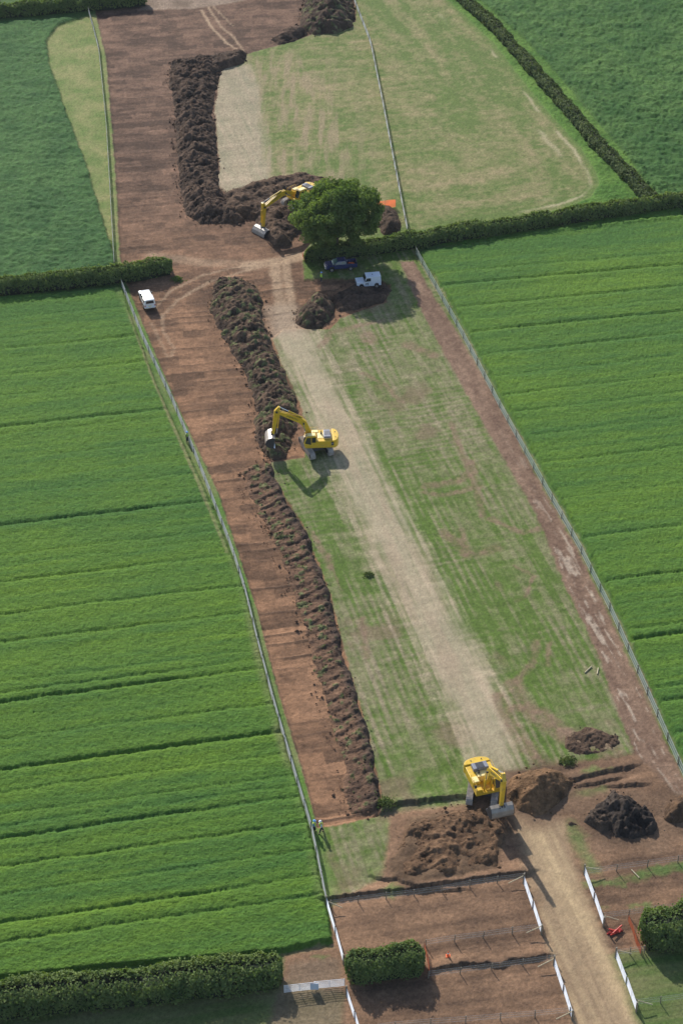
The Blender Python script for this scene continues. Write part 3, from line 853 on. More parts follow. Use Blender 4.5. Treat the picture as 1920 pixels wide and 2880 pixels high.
def hedge(label, path, width, height, mat, seed, dens=24, leaf=0.20, group=None):
    P = GP(path)
    L = np.concatenate([[0], np.cumsum(np.linalg.norm(np.diff(P, axis=0), axis=1))])
    tot = L[-1]
    root = empty('hedge', (float(P[0][0]), float(P[0][1]), 0))
    tag(root, label, 'hedge', group)
    ox, oy = P[0]
    # bumpy section: height and width wander along the hedge
    def at(s):
        x = np.interp(s, L, P[:, 0]); y = np.interp(s, L, P[:, 1])
        x2 = np.interp(s + .3, L, P[:, 0]); x1 = np.interp(s - .3, L, P[:, 0])
        y2 = np.interp(s + .3, L, P[:, 1]); y1 = np.interp(s - .3, L, P[:, 1])
        dx, dy = x2 - x1, y2 - y1
        l = np.hypot(dx, dy) + 1e-9
        return x, y, -dy / l, dx / l
    n = int(tot * (width + 2 * height) * dens * 1.7)
    s = RNG.uniform(-0.2, tot + 0.2, n)
    a = RNG.uniform(0, math.pi, n)
    hh = height * (1 + 0.26 * fbm(s * 0.35, s * 0 + seed, 3, seed) + 0.10 * vn(s * 1.3, a * 1.5, seed + 2))
    ww = width / 2 * (1 + 0.20 * fbm(s * 0.4, s * 0 + 3 + seed, 3, seed + 1) + 0.16 * vn(s * 1.1, a * 2 + 9, seed + 3))
    ca, sa = np.cos(a), np.sin(a)
    sq = 0.55                                            # boxy section
    cx = np.sign(ca) * np.abs(ca) ** sq
    cz = np.abs(sa) ** sq
    endf = np.sqrt(np.clip(np.minimum(s + 0.2, tot + 0.2 - s) / 0.9, 0.05, 1))
    jit = RNG.uniform(0.84, 1.07, n) + 0.12 * (RNG.uniform(0, 1, n) > 0.96)
    x, y, nx, ny = at(np.clip(s, 0, tot))
    off = cx * ww * jit * endf
    # the ends
    ex = np.where(s < 0, s, np.where(s > tot, s - tot, 0))
    V = np.stack([x + nx * off - ox + ny * ex, y + ny * off - oy - nx * ex, cz * hh * jit * (0.75 + 0.25 * endf)], 1)
    nn = np.stack([nx * cx, ny * cx, cz], 1).astype(np.float32)
    foliage('foliage', V, leaf, mat, root, nrm=nn * 1.6, kind=None)
    # added near-black core that blocks light, inner shade put into its colour
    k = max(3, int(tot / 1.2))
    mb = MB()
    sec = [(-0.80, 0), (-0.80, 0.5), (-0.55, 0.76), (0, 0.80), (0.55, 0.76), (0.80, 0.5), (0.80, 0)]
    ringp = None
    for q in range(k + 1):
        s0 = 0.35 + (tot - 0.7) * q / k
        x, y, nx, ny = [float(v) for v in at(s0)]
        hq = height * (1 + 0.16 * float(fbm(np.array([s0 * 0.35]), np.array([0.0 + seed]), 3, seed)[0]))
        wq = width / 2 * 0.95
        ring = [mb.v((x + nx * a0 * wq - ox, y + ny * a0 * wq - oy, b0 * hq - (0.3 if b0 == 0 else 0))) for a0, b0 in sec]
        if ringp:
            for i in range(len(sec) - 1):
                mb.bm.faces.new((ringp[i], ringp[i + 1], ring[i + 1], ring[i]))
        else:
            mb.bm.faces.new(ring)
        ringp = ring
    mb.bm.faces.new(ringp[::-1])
    mb.build('shade_core', M_CORE, root)
    return root


hedge('dark hedge in the top left corner of the view', [(-120, 62), (0, 46), (200, 30), (412, 8)], 2.8, 2.6, M_HLEAF, 600, 16, 0.24)
hedge('trimmed hedge at the left ending at the white car', [(-130, 838), (0, 824), (160, 808), (300, 792), (396, 778), (480, 760)], 2.6, 2.3, M_HLEAF, 610, 24, 0.18)
hedge('long straight hedge running right from the round tree', [(905, 727), (960, 720), (1060, 706), (1162, 690), (1389, 656), (1572, 628), (1817, 590), (1920, 576), (2080, 552)], 2.7, 2.2, M_HLEAF, 620, 24, 0.18)
hedge('diagonal hedge between the mown field and the dark field', [(1215, -70), (1300, 4), (1385, 78), (1465, 165), (1540, 250), (1615, 335), (1680, 415), (1740, 475), (1800, 538), (1835, 575)], 2.6, 1.5, M_HLEAF2, 630, 24, 0.20)
hedge('tall dark hedge along the bottom left of the crop field', [(-120, 2850), (0, 2836), (200, 2815), (400, 2795), (600, 2772), (788, 2748)], 3.6, 2.7, M_HLEAF, 640, 34, 0.15)
hedge('cut hedge block between the metal gate and the orange netting', [(976, 2742), (1080, 2730), (1186, 2716)], 3.0, 2.5, M_HLEAF, 650, 60, 0.12)
hedge('leafy hedge block at the right edge beside orange netting', [(1800, 2640), (1880, 2632), (2050, 2610)], 4.2, 3.0, M_HLEAF, 660, 50, 0.14)
hedge('short dark hedge stub at the top beyond the soil', [(665, -32), (760, -40), (860, -48)], 2.2, 1.8, M_HLEAF, 670, 16, 0.24)
hedge('small hedge tuft left of the round tree beside the dirt', [(862, 738), (885, 726), (925, 722)], 2.0, 1.8, M_HLEAF, 680, 30, 0.18)

# ------------------------------------------------------------------ the round tree
M_TLEAF = leaf_mat('tree_leaves', (0.080, 0.140, 0.036), (0.230, 0.300, 0.098), 0.35, 0.32)


def round_tree():
    bx, by = G(943, 716)
    root = empty('tree', (bx, by, 0.35))
    tag(root, 'single big round leafy tree beside the parked vehicles', 'tree')
    mb = MB()
    mb.tube((0, 0, -0.8), (0.1, 0, 2.6), 0.50, 0.40, 12)
    mb.build('trunk', M_BARK, root, smooth=False)
    rr = random.Random(3)
    lobes = []
    for k in range(230):
        a, e = rr.uniform(0, 2 * math.pi), math.asin(rr.uniform(-0.75, 1))
        q = rr.uniform(0.74, 0.96)
        wob = 1 + 0.06 * math.sin(3 * a + 1.3) + 0.04 * math.sin(5 * a)
        if 7.1 + math.sin(e) * 5.4 * q < 3.7:
            continue
        se = max(0.0, math.sin(e))
        lobes.append((math.cos(a) * math.cos(e) * 7.5 * q * wob * (1 - 0.24 * se) + 1.25 * se, math.sin(a) * math.cos(e) * 6.5 * q * wob, 7.0 + math.sin(e) * 5.1 * q, rr.uniform(0.65, 1.15)))
    tops = sorted(lobes, key=lambda l: rr.random())[:16]
    for l in tops:
        mb = MB()
        p = Vector((0.1, 0, 2.4))
        q = Vector(l[:3])
        m = p.lerp(q, 0.5) + Vector((0, 0, 0.8))
        mb.tube(p, m, 0.20, 0.12, 7).tube(m, q, 0.12, 0.04, 7)
        mb.build('limb', M_BARK, root)
    C, Nn, Rn = [], [], []
    for lx, ly, lz, r in lobes:
        n = int(330 * r * r * 0.55)
        d = RNG.normal(size=(n, 3))
        d /= np.linalg.norm(d, axis=1)[:, None]
        rad = r * RNG.uniform(0.65, 1.08, n)[:, None]
        C.append(np.array([lx, ly, lz]) + d * rad * [1, 1, 0.8])
        Nn.append(d)
        Rn.append(np.clip(RNG.normal(0.5, 0.28, n) + rr.uniform(-0.45, 0.35), 0, 1))
    foliage('crown', np.concatenate(C), 0.17, M_TLEAF, root, kind=None, nrm=np.concatenate(Nn) * 0.95, rnd=np.concatenate(Rn))
    # dim leafy interior so the crown is not see-through in the middle
    n = 9000
    d = RNG.normal(size=(n, 3))
    d /= np.linalg.norm(d, axis=1)[:, None]
    d *= (RNG.uniform(0, 1, n) ** 0.4)[:, None]
    foliage('inner_leaves', d * [5.2, 5.0, 3.4] + [0, 0, 7.4], 0.32, M_TLEAF, root, kind=None)


round_tree()

# grass tussock beside the middle of the strip, and nettles by the tree
def tussock(px, py, label, r=0.9, n=500, h=0.7, mat=None):
    x, y = G(px, py)
    d = RNG.normal(size=(n, 3)) * [r * 0.5, r * 0.4, 0.0]
    d[:, 2] = RNG.uniform(0, h, n) * np.exp(-(d[:, 0] ** 2 + d[:, 1] ** 2) / (r * r))
    o = foliage('tussock', d, 0.12, mat or M_TURF, None, kind=None)
    o.location = (x, y, gz(x, y))
    tag(o, label, 'grass tuft', kind='stuff')


tussock(1037, 1618, 'lone green grass tuft left of the pale bare track', 0.6, 260, 0.4)
tussock(893, 2256, 'green tuft left' , 0.1, 4, 0.1) if False else None
tussock(1082, 2262, 'green tuft at the lower end of the long brown bank', 1.0, 500, 0.6)
tussock(880, 735, 'leafy weeds at the corner of the dirt beside the red marker', 1.1, 500, 0.7, M_HLEAF)
tussock(498, 785, 'leafy weeds at the right end of the left hedge', 0.9, 350, 0.7, M_HLEAF)
tussock(1595, 2143, 'green tuft above the red-brown soil heap', 0.9, 300, 0.5)

# ------------------------------------------------------------------ fences
M_POST = plain('weathered_post', (0.24, 0.21, 0.16), 0.85, 0, 0.25, 5)
M_PALE = plain('fresh_timber', (0.50, 0.42, 0.27), 0.8, 0, 0.15, 5)
M_WIRE = plain('galvanised_wire', (0.42, 0.43, 0.42), 0.5, 0.3, 0.1)
M_GATE = plain('galvanised_gate', (0.78, 0.80, 0.84), 0.42, 0.15, 0.06)


def net_mat(name, col, alpha, sx=30, sz=30):
    m, nt, b = new_mat(name)
    b.inputs['Base Color'].default_value = (*col, 1)
    b.inputs['Roughness'].default_value = 0.7
    tc = N(nt, 'ShaderNodeTexCoord')
    no = N(nt, 'ShaderNodeTexNoise')
    no.inputs['Scale'].default_value = 0.7
    nt.links.new(tc.outputs['Object'], no.inputs['Vector'])
    mr = N(nt, 'ShaderNodeMapRange')
    mr.inputs[1].default_value, mr.inputs[2].default_value = 0.3, 0.7
    mr.inputs[3].default_value, mr.inputs[4].default_value = alpha * 0.8, min(1, alpha * 1.2)
    nt.links.new(no.outputs[0], mr.inputs[0])
    tr = N(nt, 'ShaderNodeBsdfTransparent')
    ms = N(nt, 'ShaderNodeMixShader')
    tl = N(nt, 'ShaderNodeBsdfTranslucent')
    tl.inputs['Color'].default_value = (*col, 1)
    m2 = N(nt, 'ShaderNodeMixShader')
    m2.inputs[0].default_value = 0.5
    nt.links.new(b.outputs[0], m2.inputs[1])
    nt.links.new(tl.outputs[0], m2.inputs[2])
    nt.links.new(mr.outputs[0], ms.inputs[0])
    nt.links.new(tr.outputs[0], ms.inputs[1])
    nt.links.new(m2.outputs[0], ms.inputs[2])
    nt.links.new(ms.outputs[0], nt.nodes['Material Output'].inputs['Surface'])
    return m


M_NET = net_mat('fence_netting', (0.66, 0.68, 0.64), 0.74)
M_NETG = net_mat('green_tinted_netting', (0.48, 0.58, 0.48), 0.52)
M_NETT = net_mat('thin_wire_netting', (0.32, 0.31, 0.29), 0.09)
M_ORANGE = net_mat('orange_mesh', (0.80, 0.19, 0.08), 0.72)


def strip_pts(P, spacing):
    L = np.concatenate([[0], np.cumsum(np.linalg.norm(np.diff(P, axis=0), axis=1))])
    n = max(1, int(round(L[-1] / spacing)))
    s = np.linspace(0, L[-1], n + 1)
    return [(float(np.interp(q, L, P[:, 0])), float(np.interp(q, L, P[:, 1]))) for q in s]


POST_ME = {}


def post_mesh(h, r, mat):
    k = (round(h, 2), r, mat.name)
    if k not in POST_ME:
        mb = MB()
        mb.tube((0, 0, -0.3), (0, 0, h), r, r * 0.9, 8)
        o = mb.build('post', mat)
        POST_ME[k] = o.data
        bpy.data.objects.remove(o)
    return POST_ME[k]


def fence(label, path, h=1.15, spacing=3.4, net=None, wires=(0.3, 0.7, 1.05), group=None, pmat=None, rail=None, pr=0.055, wr=0.009, world_pts=False):
    P = np.array(path) if world_pts else GP(path)
    root = empty('fence', (float(P[0][0]), float(P[0][1]), 0))
    tag(root, label, 'fence', group)
    ox, oy = P[0]
    pts = strip_pts(P, spacing)
    rr = random.Random(len(pts))
    me = post_mesh(h, pr, pmat or M_POST)
    zs = [gz(x, y) for x, y in pts]
    zs = [min(z, 0.15) for z in zs]
    for (x, y), z in zip(pts, zs):
        o = bpy.data.objects.new('post', me)
        COL.objects.link(o)
        o.parent = root
        o.location = (x - ox, y - oy, z)
        o.rotation_euler = (rr.uniform(-.05, .05), rr.uniform(-.05, .05), 0)
    for wh in wires:
        mb = MB()
        for i in range(len(pts) - 1):
            a, b = pts[i], pts[i + 1]
            mb.tube((a[0] - ox, a[1] - oy, zs[i] + wh), (b[0] - ox, b[1] - oy, zs[i + 1] + wh), wr, n=4)
        mb.build('wire', M_WIRE, root)
    if rail:
        mb = MB()
        for i in range(len(pts) - 1):
            a, b = pts[i], pts[i + 1]
            mb.tube((a[0] - ox, a[1] - oy, zs[i] + rail), (b[0] - ox, b[1] - oy, zs[i + 1] + rail), 0.035, n=5)
        mb.build('top_rail', M_PALE, root)
    if net:
        mb = MB()
        for i in range(len(pts) - 1):
            a, b = pts[i], pts[i + 1]
            dx, dy = b[0] - a[0], b[1] - a[1]
            l = math.hypot(dx, dy)
            ex, ey = -dy / l * 0.05, dx / l * 0.05
            mb.quad((a[0] - ox + ex, a[1] - oy + ey, zs[i] + 0.08), (b[0] - ox + ex, b[1] - oy + ey, zs[i + 1] + 0.08), (b[0] - ox + ex, b[1] - oy + ey, zs[i + 1] + h - 0.1), (a[0] - ox + ex, a[1] - oy + ey, zs[i] + h - 0.1))
        mb.build('netting', net, root)
    return root


fence('pale netting fence along the left side of the long lower strip', [(343, 806), (404, 959), (484, 1130), (551, 1289), (649, 1542), (690, 1672), (722, 1806), (771, 1990), (833, 2200), (878, 2346), (918, 2545)], 1.38, 3.4, M_NET, (0.08, 0.6, 1.12), pmat=M_POST, rail=None, wr=0.03)
fence('green tinted netting fence between the dirt track and the right crop', [(1169, 714), (1286, 922), (1408, 1155), (1531, 1376), (1629, 1549), (1714, 1720), (1812, 1940), (1920, 2185), (2040, 2440)], 1.3, 3.8, M_NETG, (0.08, 0.6, 1.12), pr=0.07, wr=0.02)
fence('thin pale fence on the left side of the upper scraped strip', [(279, 146), (290, 255), (300, 356), (311, 545), (321, 724), (323, 755)], 1.1, 4.0, M_NET, (0.3, 0.7, 1.05), wr=0.022)
fence('short fence end angled to the top left hedge', [(250, 38), (262, 80), (279, 146)], 1.3, 3.0, M_NET, (0.3, 0.7, 1.2), wr=0.022)
fence('pale fence crossing the mown field at the top', [(985, -40), (998, 14), (1041, 124), (1078, 308), (1108, 467), (1145, 657)], 1.2, 4.2, M_NET, (0.3, 0.7, 1.12), pr=0.08, wr=0.022)
WG = 'dark wire fences across the churned ground'
fence('wire fence on top of the dark ledge below the soil fan', [(928, 2548), (1100, 2524), (1250, 2502), (1400, 2480), (1474, 2470)], 1.05, 3.1, M_NETT, (0.35, 0.7, 1.0), WG)
fence('wire fence from the cut hedge block to the upper left gate pair', [(1196, 2662), (1300, 2645), (1400, 2632), (1520, 2617)], 1.05, 3.1, M_NETT, (0.35, 0.7, 1.0), WG)
fence('wire fence on the dark ledge below the orange netting', [(1204, 2748), (1300, 2736), (1400, 2722), (1557, 2702)], 1.05, 3.1, M_NETT, (0.35, 0.7, 1.0), WG)
fence('lowest wire fence at the bottom edge left of the haul road', [(1014, 2905), (1150, 2888), (1300, 2878), (1450, 2866), (1600, 2852)], 1.05, 3.1, M_NETT, (0.35, 0.7, 1.0), WG)
fence('wire fence right of the haul road below the black clod heap', [(1645, 2462), (1760, 2446), (1860, 2432), (1990, 2414)], 1.05, 3.6, M_NETT, (0.35, 0.7, 1.0), WG)
fence('short wire fence meeting the right hedge block from the gates', [(1694, 2586), (1760, 2578), (1808, 2570), (1980, 2548)], 1.05, 2.6, M_NETT, (0.35, 0.7, 1.0), WG)
fence('very short wire fence by the lower orange netting end', [(1730, 2690), (1770, 2684), (1810, 2680)], 1.05, 1.5, M_NETT, (0.35, 0.7, 1.0), WG)
fence('wire fence on green grass at the bottom right corner', [(1788, 2830), (1850, 2822), (1990, 2804)], 1.05, 2.6, M_NETT, (0.35, 0.7, 1.0), WG)

# ------------------------------------------------------------------ metal field gates
BAR_Z = [0.15, 0.30, 0.45, 0.60, 0.77, 0.94, 1.13]
M_SIGN = plain('pale_panel', (0.55, 0.62, 0.72), 0.5, 0, 0.05)


def gate(label, p0, p1, group='galvanised field gates'):
    a, b = np.array(p0), np.array(p1)
    L = float(np.linalg.norm(b - a))
    ang = math.atan2(b[1] - a[1], b[0] - a[0])
    z = min(gz(*a), 0.1)
    root = empty('field_gate', (float(a[0]), float(a[1]), z), ang)
    tag(root, label, 'gate', group)
    for q in BAR_Z:
        mb = MB()
        mb.tube((0.03, 0, q), (L - 0.03, 0, q), 0.026, n=6)
        mb.build('bar', M_GATE, root)
    for x in (0.03, L - 0.03):
        mb = MB()
        mb.tube((x, 0, 0.10), (x, 0, 1.18), 0.032, n=6)
        mb.build('stile', M_GATE, root)
    mb = MB()
    mb.box(L * 0.5 - 0.03, L * 0.5 + 0.03, -0.012, 0.012, 0.15, 1.13)
    mb.build('brace', M_GATE, root)
    return root


def gate_post(label, p, h=1.45, r=0.10):
    o = bpy.data.objects.new('gate_post', post_mesh(h, r, M_POST))
    COL.objects.link(o)
    o.location = (float(p[0]), float(p[1]), min(gz(*p), 0.1))
    tag(o, label, 'gate post', 'gate posts')


def strut(label, p, q, h=0.95):
    """timber strut from the head of a gate post down to the ground"""
    mb = MB()
    p, q = np.array(p), np.array(q)
    root_z = 0.0
    mb.tube((0, 0, h), (float(q[0] - p[0]), float(q[1] - p[1]), 0.55), 0.05, n=7)
    o = mb.build('timber_strut', M_PALE)
    o.location = (float(p[0]), float(p[1]), gz(*p))
    tag(o, label, 'strut', 'pale timber struts bracing the gate posts')


def pair(where, A, B, gap=0.25):
    a, b = np.array(G(*A)), np.array(G(*B))
    m = (a + b) / 2
    u = (b - a) / np.linalg.norm(b - a)
    n = np.array([-u[1], u[0]])
    gate(f'{where}, farther leaf', a + u * 0.15, m - u * 0.05)
    gate(f'{where}, nearer leaf', m + u * 0.12 + n * 0.06, b - u * 0.15)
    gate_post(f'far end post of the {where}', a)
    gate_post(f'near end post of the {where}', b)


pair('white gate ending the left netting fence', (918, 2547), (966, 2712))
pair('white gate at the bottom edge below the grey gate', (974, 2800), (1018, 2935))
pair('white gate left of the haul road near the shadow', (1471, 2482), (1521, 2628))
pair('white gate right of the haul road near the black heap', (1641, 2458), (1695, 2606))
pair('white gate left of the haul road, lowest', (1556, 2714), (1607, 2868))
pair('white gate right of the haul road, lowest', (1729, 2692), (1787, 2846))
a, b = np.array(G(796, 2794)), np.array(G(972, 2774))
m = (a + b) / 2
u = (b - a) / np.linalg.norm(b - a)
gate('grey barred gate beside the bottom hedge end, left leaf', a + u * .1, m + u * .05)
gate('grey barred gate beside the cut hedge block, right leaf', m - u * .02 + np.array([0, .08]), b - u * .1)
mb = MB()
mb.box(-0.4, 0.4, -0.02, 0.02, 0.2, 1.1)
o = mb.build('gate_sign', M_SIGN)
o.location = (float(m[0]), float(m[1]) - 0.12, 0)
tag(o, 'plain pale panel hung where the two grey gate leaves meet', 'panel')
for lab, p, q in (('strut left of the upper left haul road gate, far end', (1471, 2478), (1428, 2492)), ('strut left of the upper left haul road gate, near end', (1520, 2622), (1478, 2634)),
                  ('strut left of the bottom left haul road gate, far end', (1556, 2712), (1510, 2728)), ('strut left of the bottom left haul road gate, near end', (1606, 2862), (1562, 2876)),
                  ('strut right of the upper right haul road gate, far end', (1644, 2456), (1690, 2456)), ('strut right of the upper right haul road gate, near end', (1697, 2594), (1738, 2598)),
                  ('strut right of the bottom right haul road gate, far end', (1733, 2690), (1774, 2692)), ('strut right of the bottom right haul road gate, near end', (1790, 2832), (1832, 2836)),
                  ('strut at the head of the left netting fence gate', (922, 2552), (962, 2562))):
    strut('pale timber ' + lab, G(*p), G(*q))


# loose timber posts
def log(px0, px1, label, r=0.07, z=0.08):
    a, b = G(*px0), G(*px1)
    mb = MB()
    mb.tube((0, 0, z), (b[0] - a[0], b[1] - a[1], z), r, n=7)
    o = mb.build('loose_post', M_PALE)
    o.location = (a[0], a[1], gz(*a))
    tag(o, label, 'timber post')


log((1643, 1894), (1662, 1876), 'pale timber post lying in the grass beside the dirt track')
log((1678, 1897), (1681, 1880), 'short pale timber post standing at the dirt track edge')
log((1774, 2447), (1796, 2470), 'pale timber post lying below the wire fence at the right')
log((1628, 1490), (1626, 1510), 'pale stake at the right fence beside the dirt track') if False else None
log((684, 1650), (692, 1662), 'short pale timber lying against the left netting fence')

# ------------------------------------------------------------------ orange netting, cone, pipes
def barrier(label, A, B, h=1.0):
    a, b = G(*A), G(*B)
    dx, dy = b[0] - a[0], b[1] - a[1]
    root = empty('orange_barrier', (a[0], a[1], min(gz(*a), .1)))
    tag(root, label, 'barrier netting', 'orange barrier nettings')
    L = math.hypot(dx, dy)
    n = max(2, int(L / 1.2))
    mb = MB()
    for i in range(n):
        t0, t1 = i / n, (i + 1) / n
        s0, s1 = 0.06 * math.sin(i * 2.1), 0.06 * math.sin((i + 1) * 2.1)
        z0, z1 = h - 0.08 * math.sin(i * 1.7) ** 2, h - 0.08 * math.sin((i + 1) * 1.7) ** 2
        mb.quad((dx * t0 + s0, dy * t0, 0.05), (dx * t1 + s1, dy * t1, 0.05), (dx * t1 + s1, dy * t1, z1), (dx * t0 + s0, dy * t0, z0))
    mb.build('mesh_sheet', M_ORANGE, root)
    for t in (0, 0.5, 1):
        mb = MB()
        mb.tube((dx * t, dy * t, -0.2), (dx * t, dy * t, h + 0.15), 0.02, n=6)
        mb.build('pin', M_POST, root)


barrier('orange mesh netting behind the soil heap right of the tree', (1052, 589), (1112, 583), 1.5)
barrier('orange mesh netting at the right end of the cut hedge block', (1192, 2668), (1208, 2740), 1.0)
barrier('orange mesh netting along the right hedge block', (1764, 2590), (1800, 2686), 1.0)
barrier('small orange mesh piece by the weeds left of the tree', (850, 720), (857, 737), 0.9)
barrier('tiny orange mesh piece at the end of the left hedge', (477, 740), (484, 760), 0.9)
barrier('small orange mesh piece at the end of the black dirt by the track', (1100, 655), (1104, 662), 0.4) if False else None
M_CONE = plain('cone_orange', (0.85, 0.16, 0.04), 0.5)
M_WHITE = plain('white_paint', (0.80, 0.80, 0.80), 0.35, 0, 0.04)
x, y = G(1259, 2690)
root = empty('traffic_cone', (x, y, gz(x, y)))
tag(root, 'small orange traffic cone on brown soil right of the hedge block', 'traffic cone')
MB().box(-.22, .22, -.22, .22, 0, .05).build('base', M_CONE, root)
MB().tube((0, 0, .05), (0, 0, .72), .15, .03, 12).build('cone_body', M_CONE, root)
MB().tube((0, 0, .36), (0, 0, .50), .096, .070, 12).build('band', M_WHITE, root)
x, y = G(1727, 2622)
root = empty('pipe_pile', (x, y, gz(x, y)))
tag(root, 'loose pile of red plastic pipes lying by the gate', 'pipes')
M_RED = plain('red_plastic', (0.55, 0.05, 0.035), 0.45)
for k, (x0, y0, x1, y1, z) in enumerate([(-.8, -.3, .6, .5, .10), (-.7, -.1, .7, .3, .10), (-.5, -.45, .8, .2, .10), (-.6, .2, .5, -.2, .26), (-.3, -.5, .75, .55, .40)]):
    MB().tube((x0, y0, z), (x1, y1, z), .085, n=8).build('pipe', M_RED, root)
print('structure done')
# ------------------------------------------------------------------ excavators
M_YEL = plain('machine_yellow', (0.76, 0.48, 0.028), 0.36, 0, 0.16, 1.5, mud=0.55)
M_CREAM = plain('sheen_yellow_top', (0.86, 0.70, 0.30), 0.5, 0, 0.12, 2.0, mud=0.35)  # cream tint paints the sun's sheen onto the machine tops, under real mud
M_GREY = plain('grey_hood', (0.20, 0.21, 0.26), 0.45, 0, 0.12, 2)
M_DARK = plain('dark_steel', (0.040, 0.040, 0.044), 0.6, 0, 0.25, 3)
M_BLACK = plain('black_rubber', (0.020, 0.020, 0.022), 0.7, 0, 0.2)
M_TRACKM = plain('muddy_track', (0.38, 0.33, 0.29), 0.75, 0.0, 0.30, 3, bump=0.4)
M_BUCK = plain('worn_bucket_steel', (0.34, 0.30, 0.26), 0.45, 0.2, 0.25, 2)
M_ROD = plain('chrome_rod', (0.62, 0.64, 0.72), 0.22, 0.7, 0.05)
M_GLASS = plain('dark_glass', (0.020, 0.028, 0.032), 0.07, 0, 0.05, spec=0.8)
M_DECAL = plain('dark_decal', (0.02, 0.025, 0.05), 0.4, 0, 0.05)


def thick_path(mb, pts, wid, y0, y1):
    """bar following pts in x,z with half-depths wid, swept from y0 to y1"""
    up, dn = [], []
    n = len(pts)
    for i, p in enumerate(pts):
        a = Vector(pts[max(i - 1, 0)])
        b = Vector(pts[min(i + 1, n - 1)])
        d = (b - a).normalized()
        nn = Vector((-d[1], d[0]))
        q = Vector(p)
        up.append(q + nn * wid[i])
        dn.append(q - nn * wid[i])
    for i in range(n - 1):
        ring = [up[i], up[i + 1], dn[i + 1], dn[i]]
        mb.prism([(r[0], r[1]) for r in ring], y0, y1)
    return mb


def cylinder(root, p0, p1, y, ext=0.45, r=0.085, nm='hydraulic_cylinder'):
    a, b = Vector((p0[0], y, p0[1])), Vector((p1[0], y, p1[1]))
    m = a.lerp(b, 1 - ext)
    o = MB().tube(a, m, r, n=10).build(nm, M_YEL, root)
    MB().tube(m, b, r * 0.55, n=8).build('rod', M_ROD, o)
    return o


BENCH = bpy.data.scenes.new('bench')


def bake(o):
    """evaluate one object alone, in a scene of its own"""
    BENCH.collection.objects.link(o)
    vl = BENCH.view_layers[0]
    vl.update()
    me = bpy.data.meshes.new_from_object(o.evaluated_get(vl.depsgraph))
    BENCH.collection.objects.unlink(o)
    return me


def lettering(txt, size, root, loc, rot, mat, name='lettering', ext=0.004):
    cu = bpy.data.curves.new(name, 'FONT')
    cu.body = txt
    cu.size = size
    cu.extrude = ext
    cu.align_x = 'CENTER'
    cu.align_y = 'CENTER'
    tmp = bpy.data.objects.new('tmp', cu)
    me = bake(tmp)
    bpy.data.objects.remove(tmp)
    o = link_mesh(name, me, mat, root)
    o.location = loc
    o.rotation_euler = rot
    return o


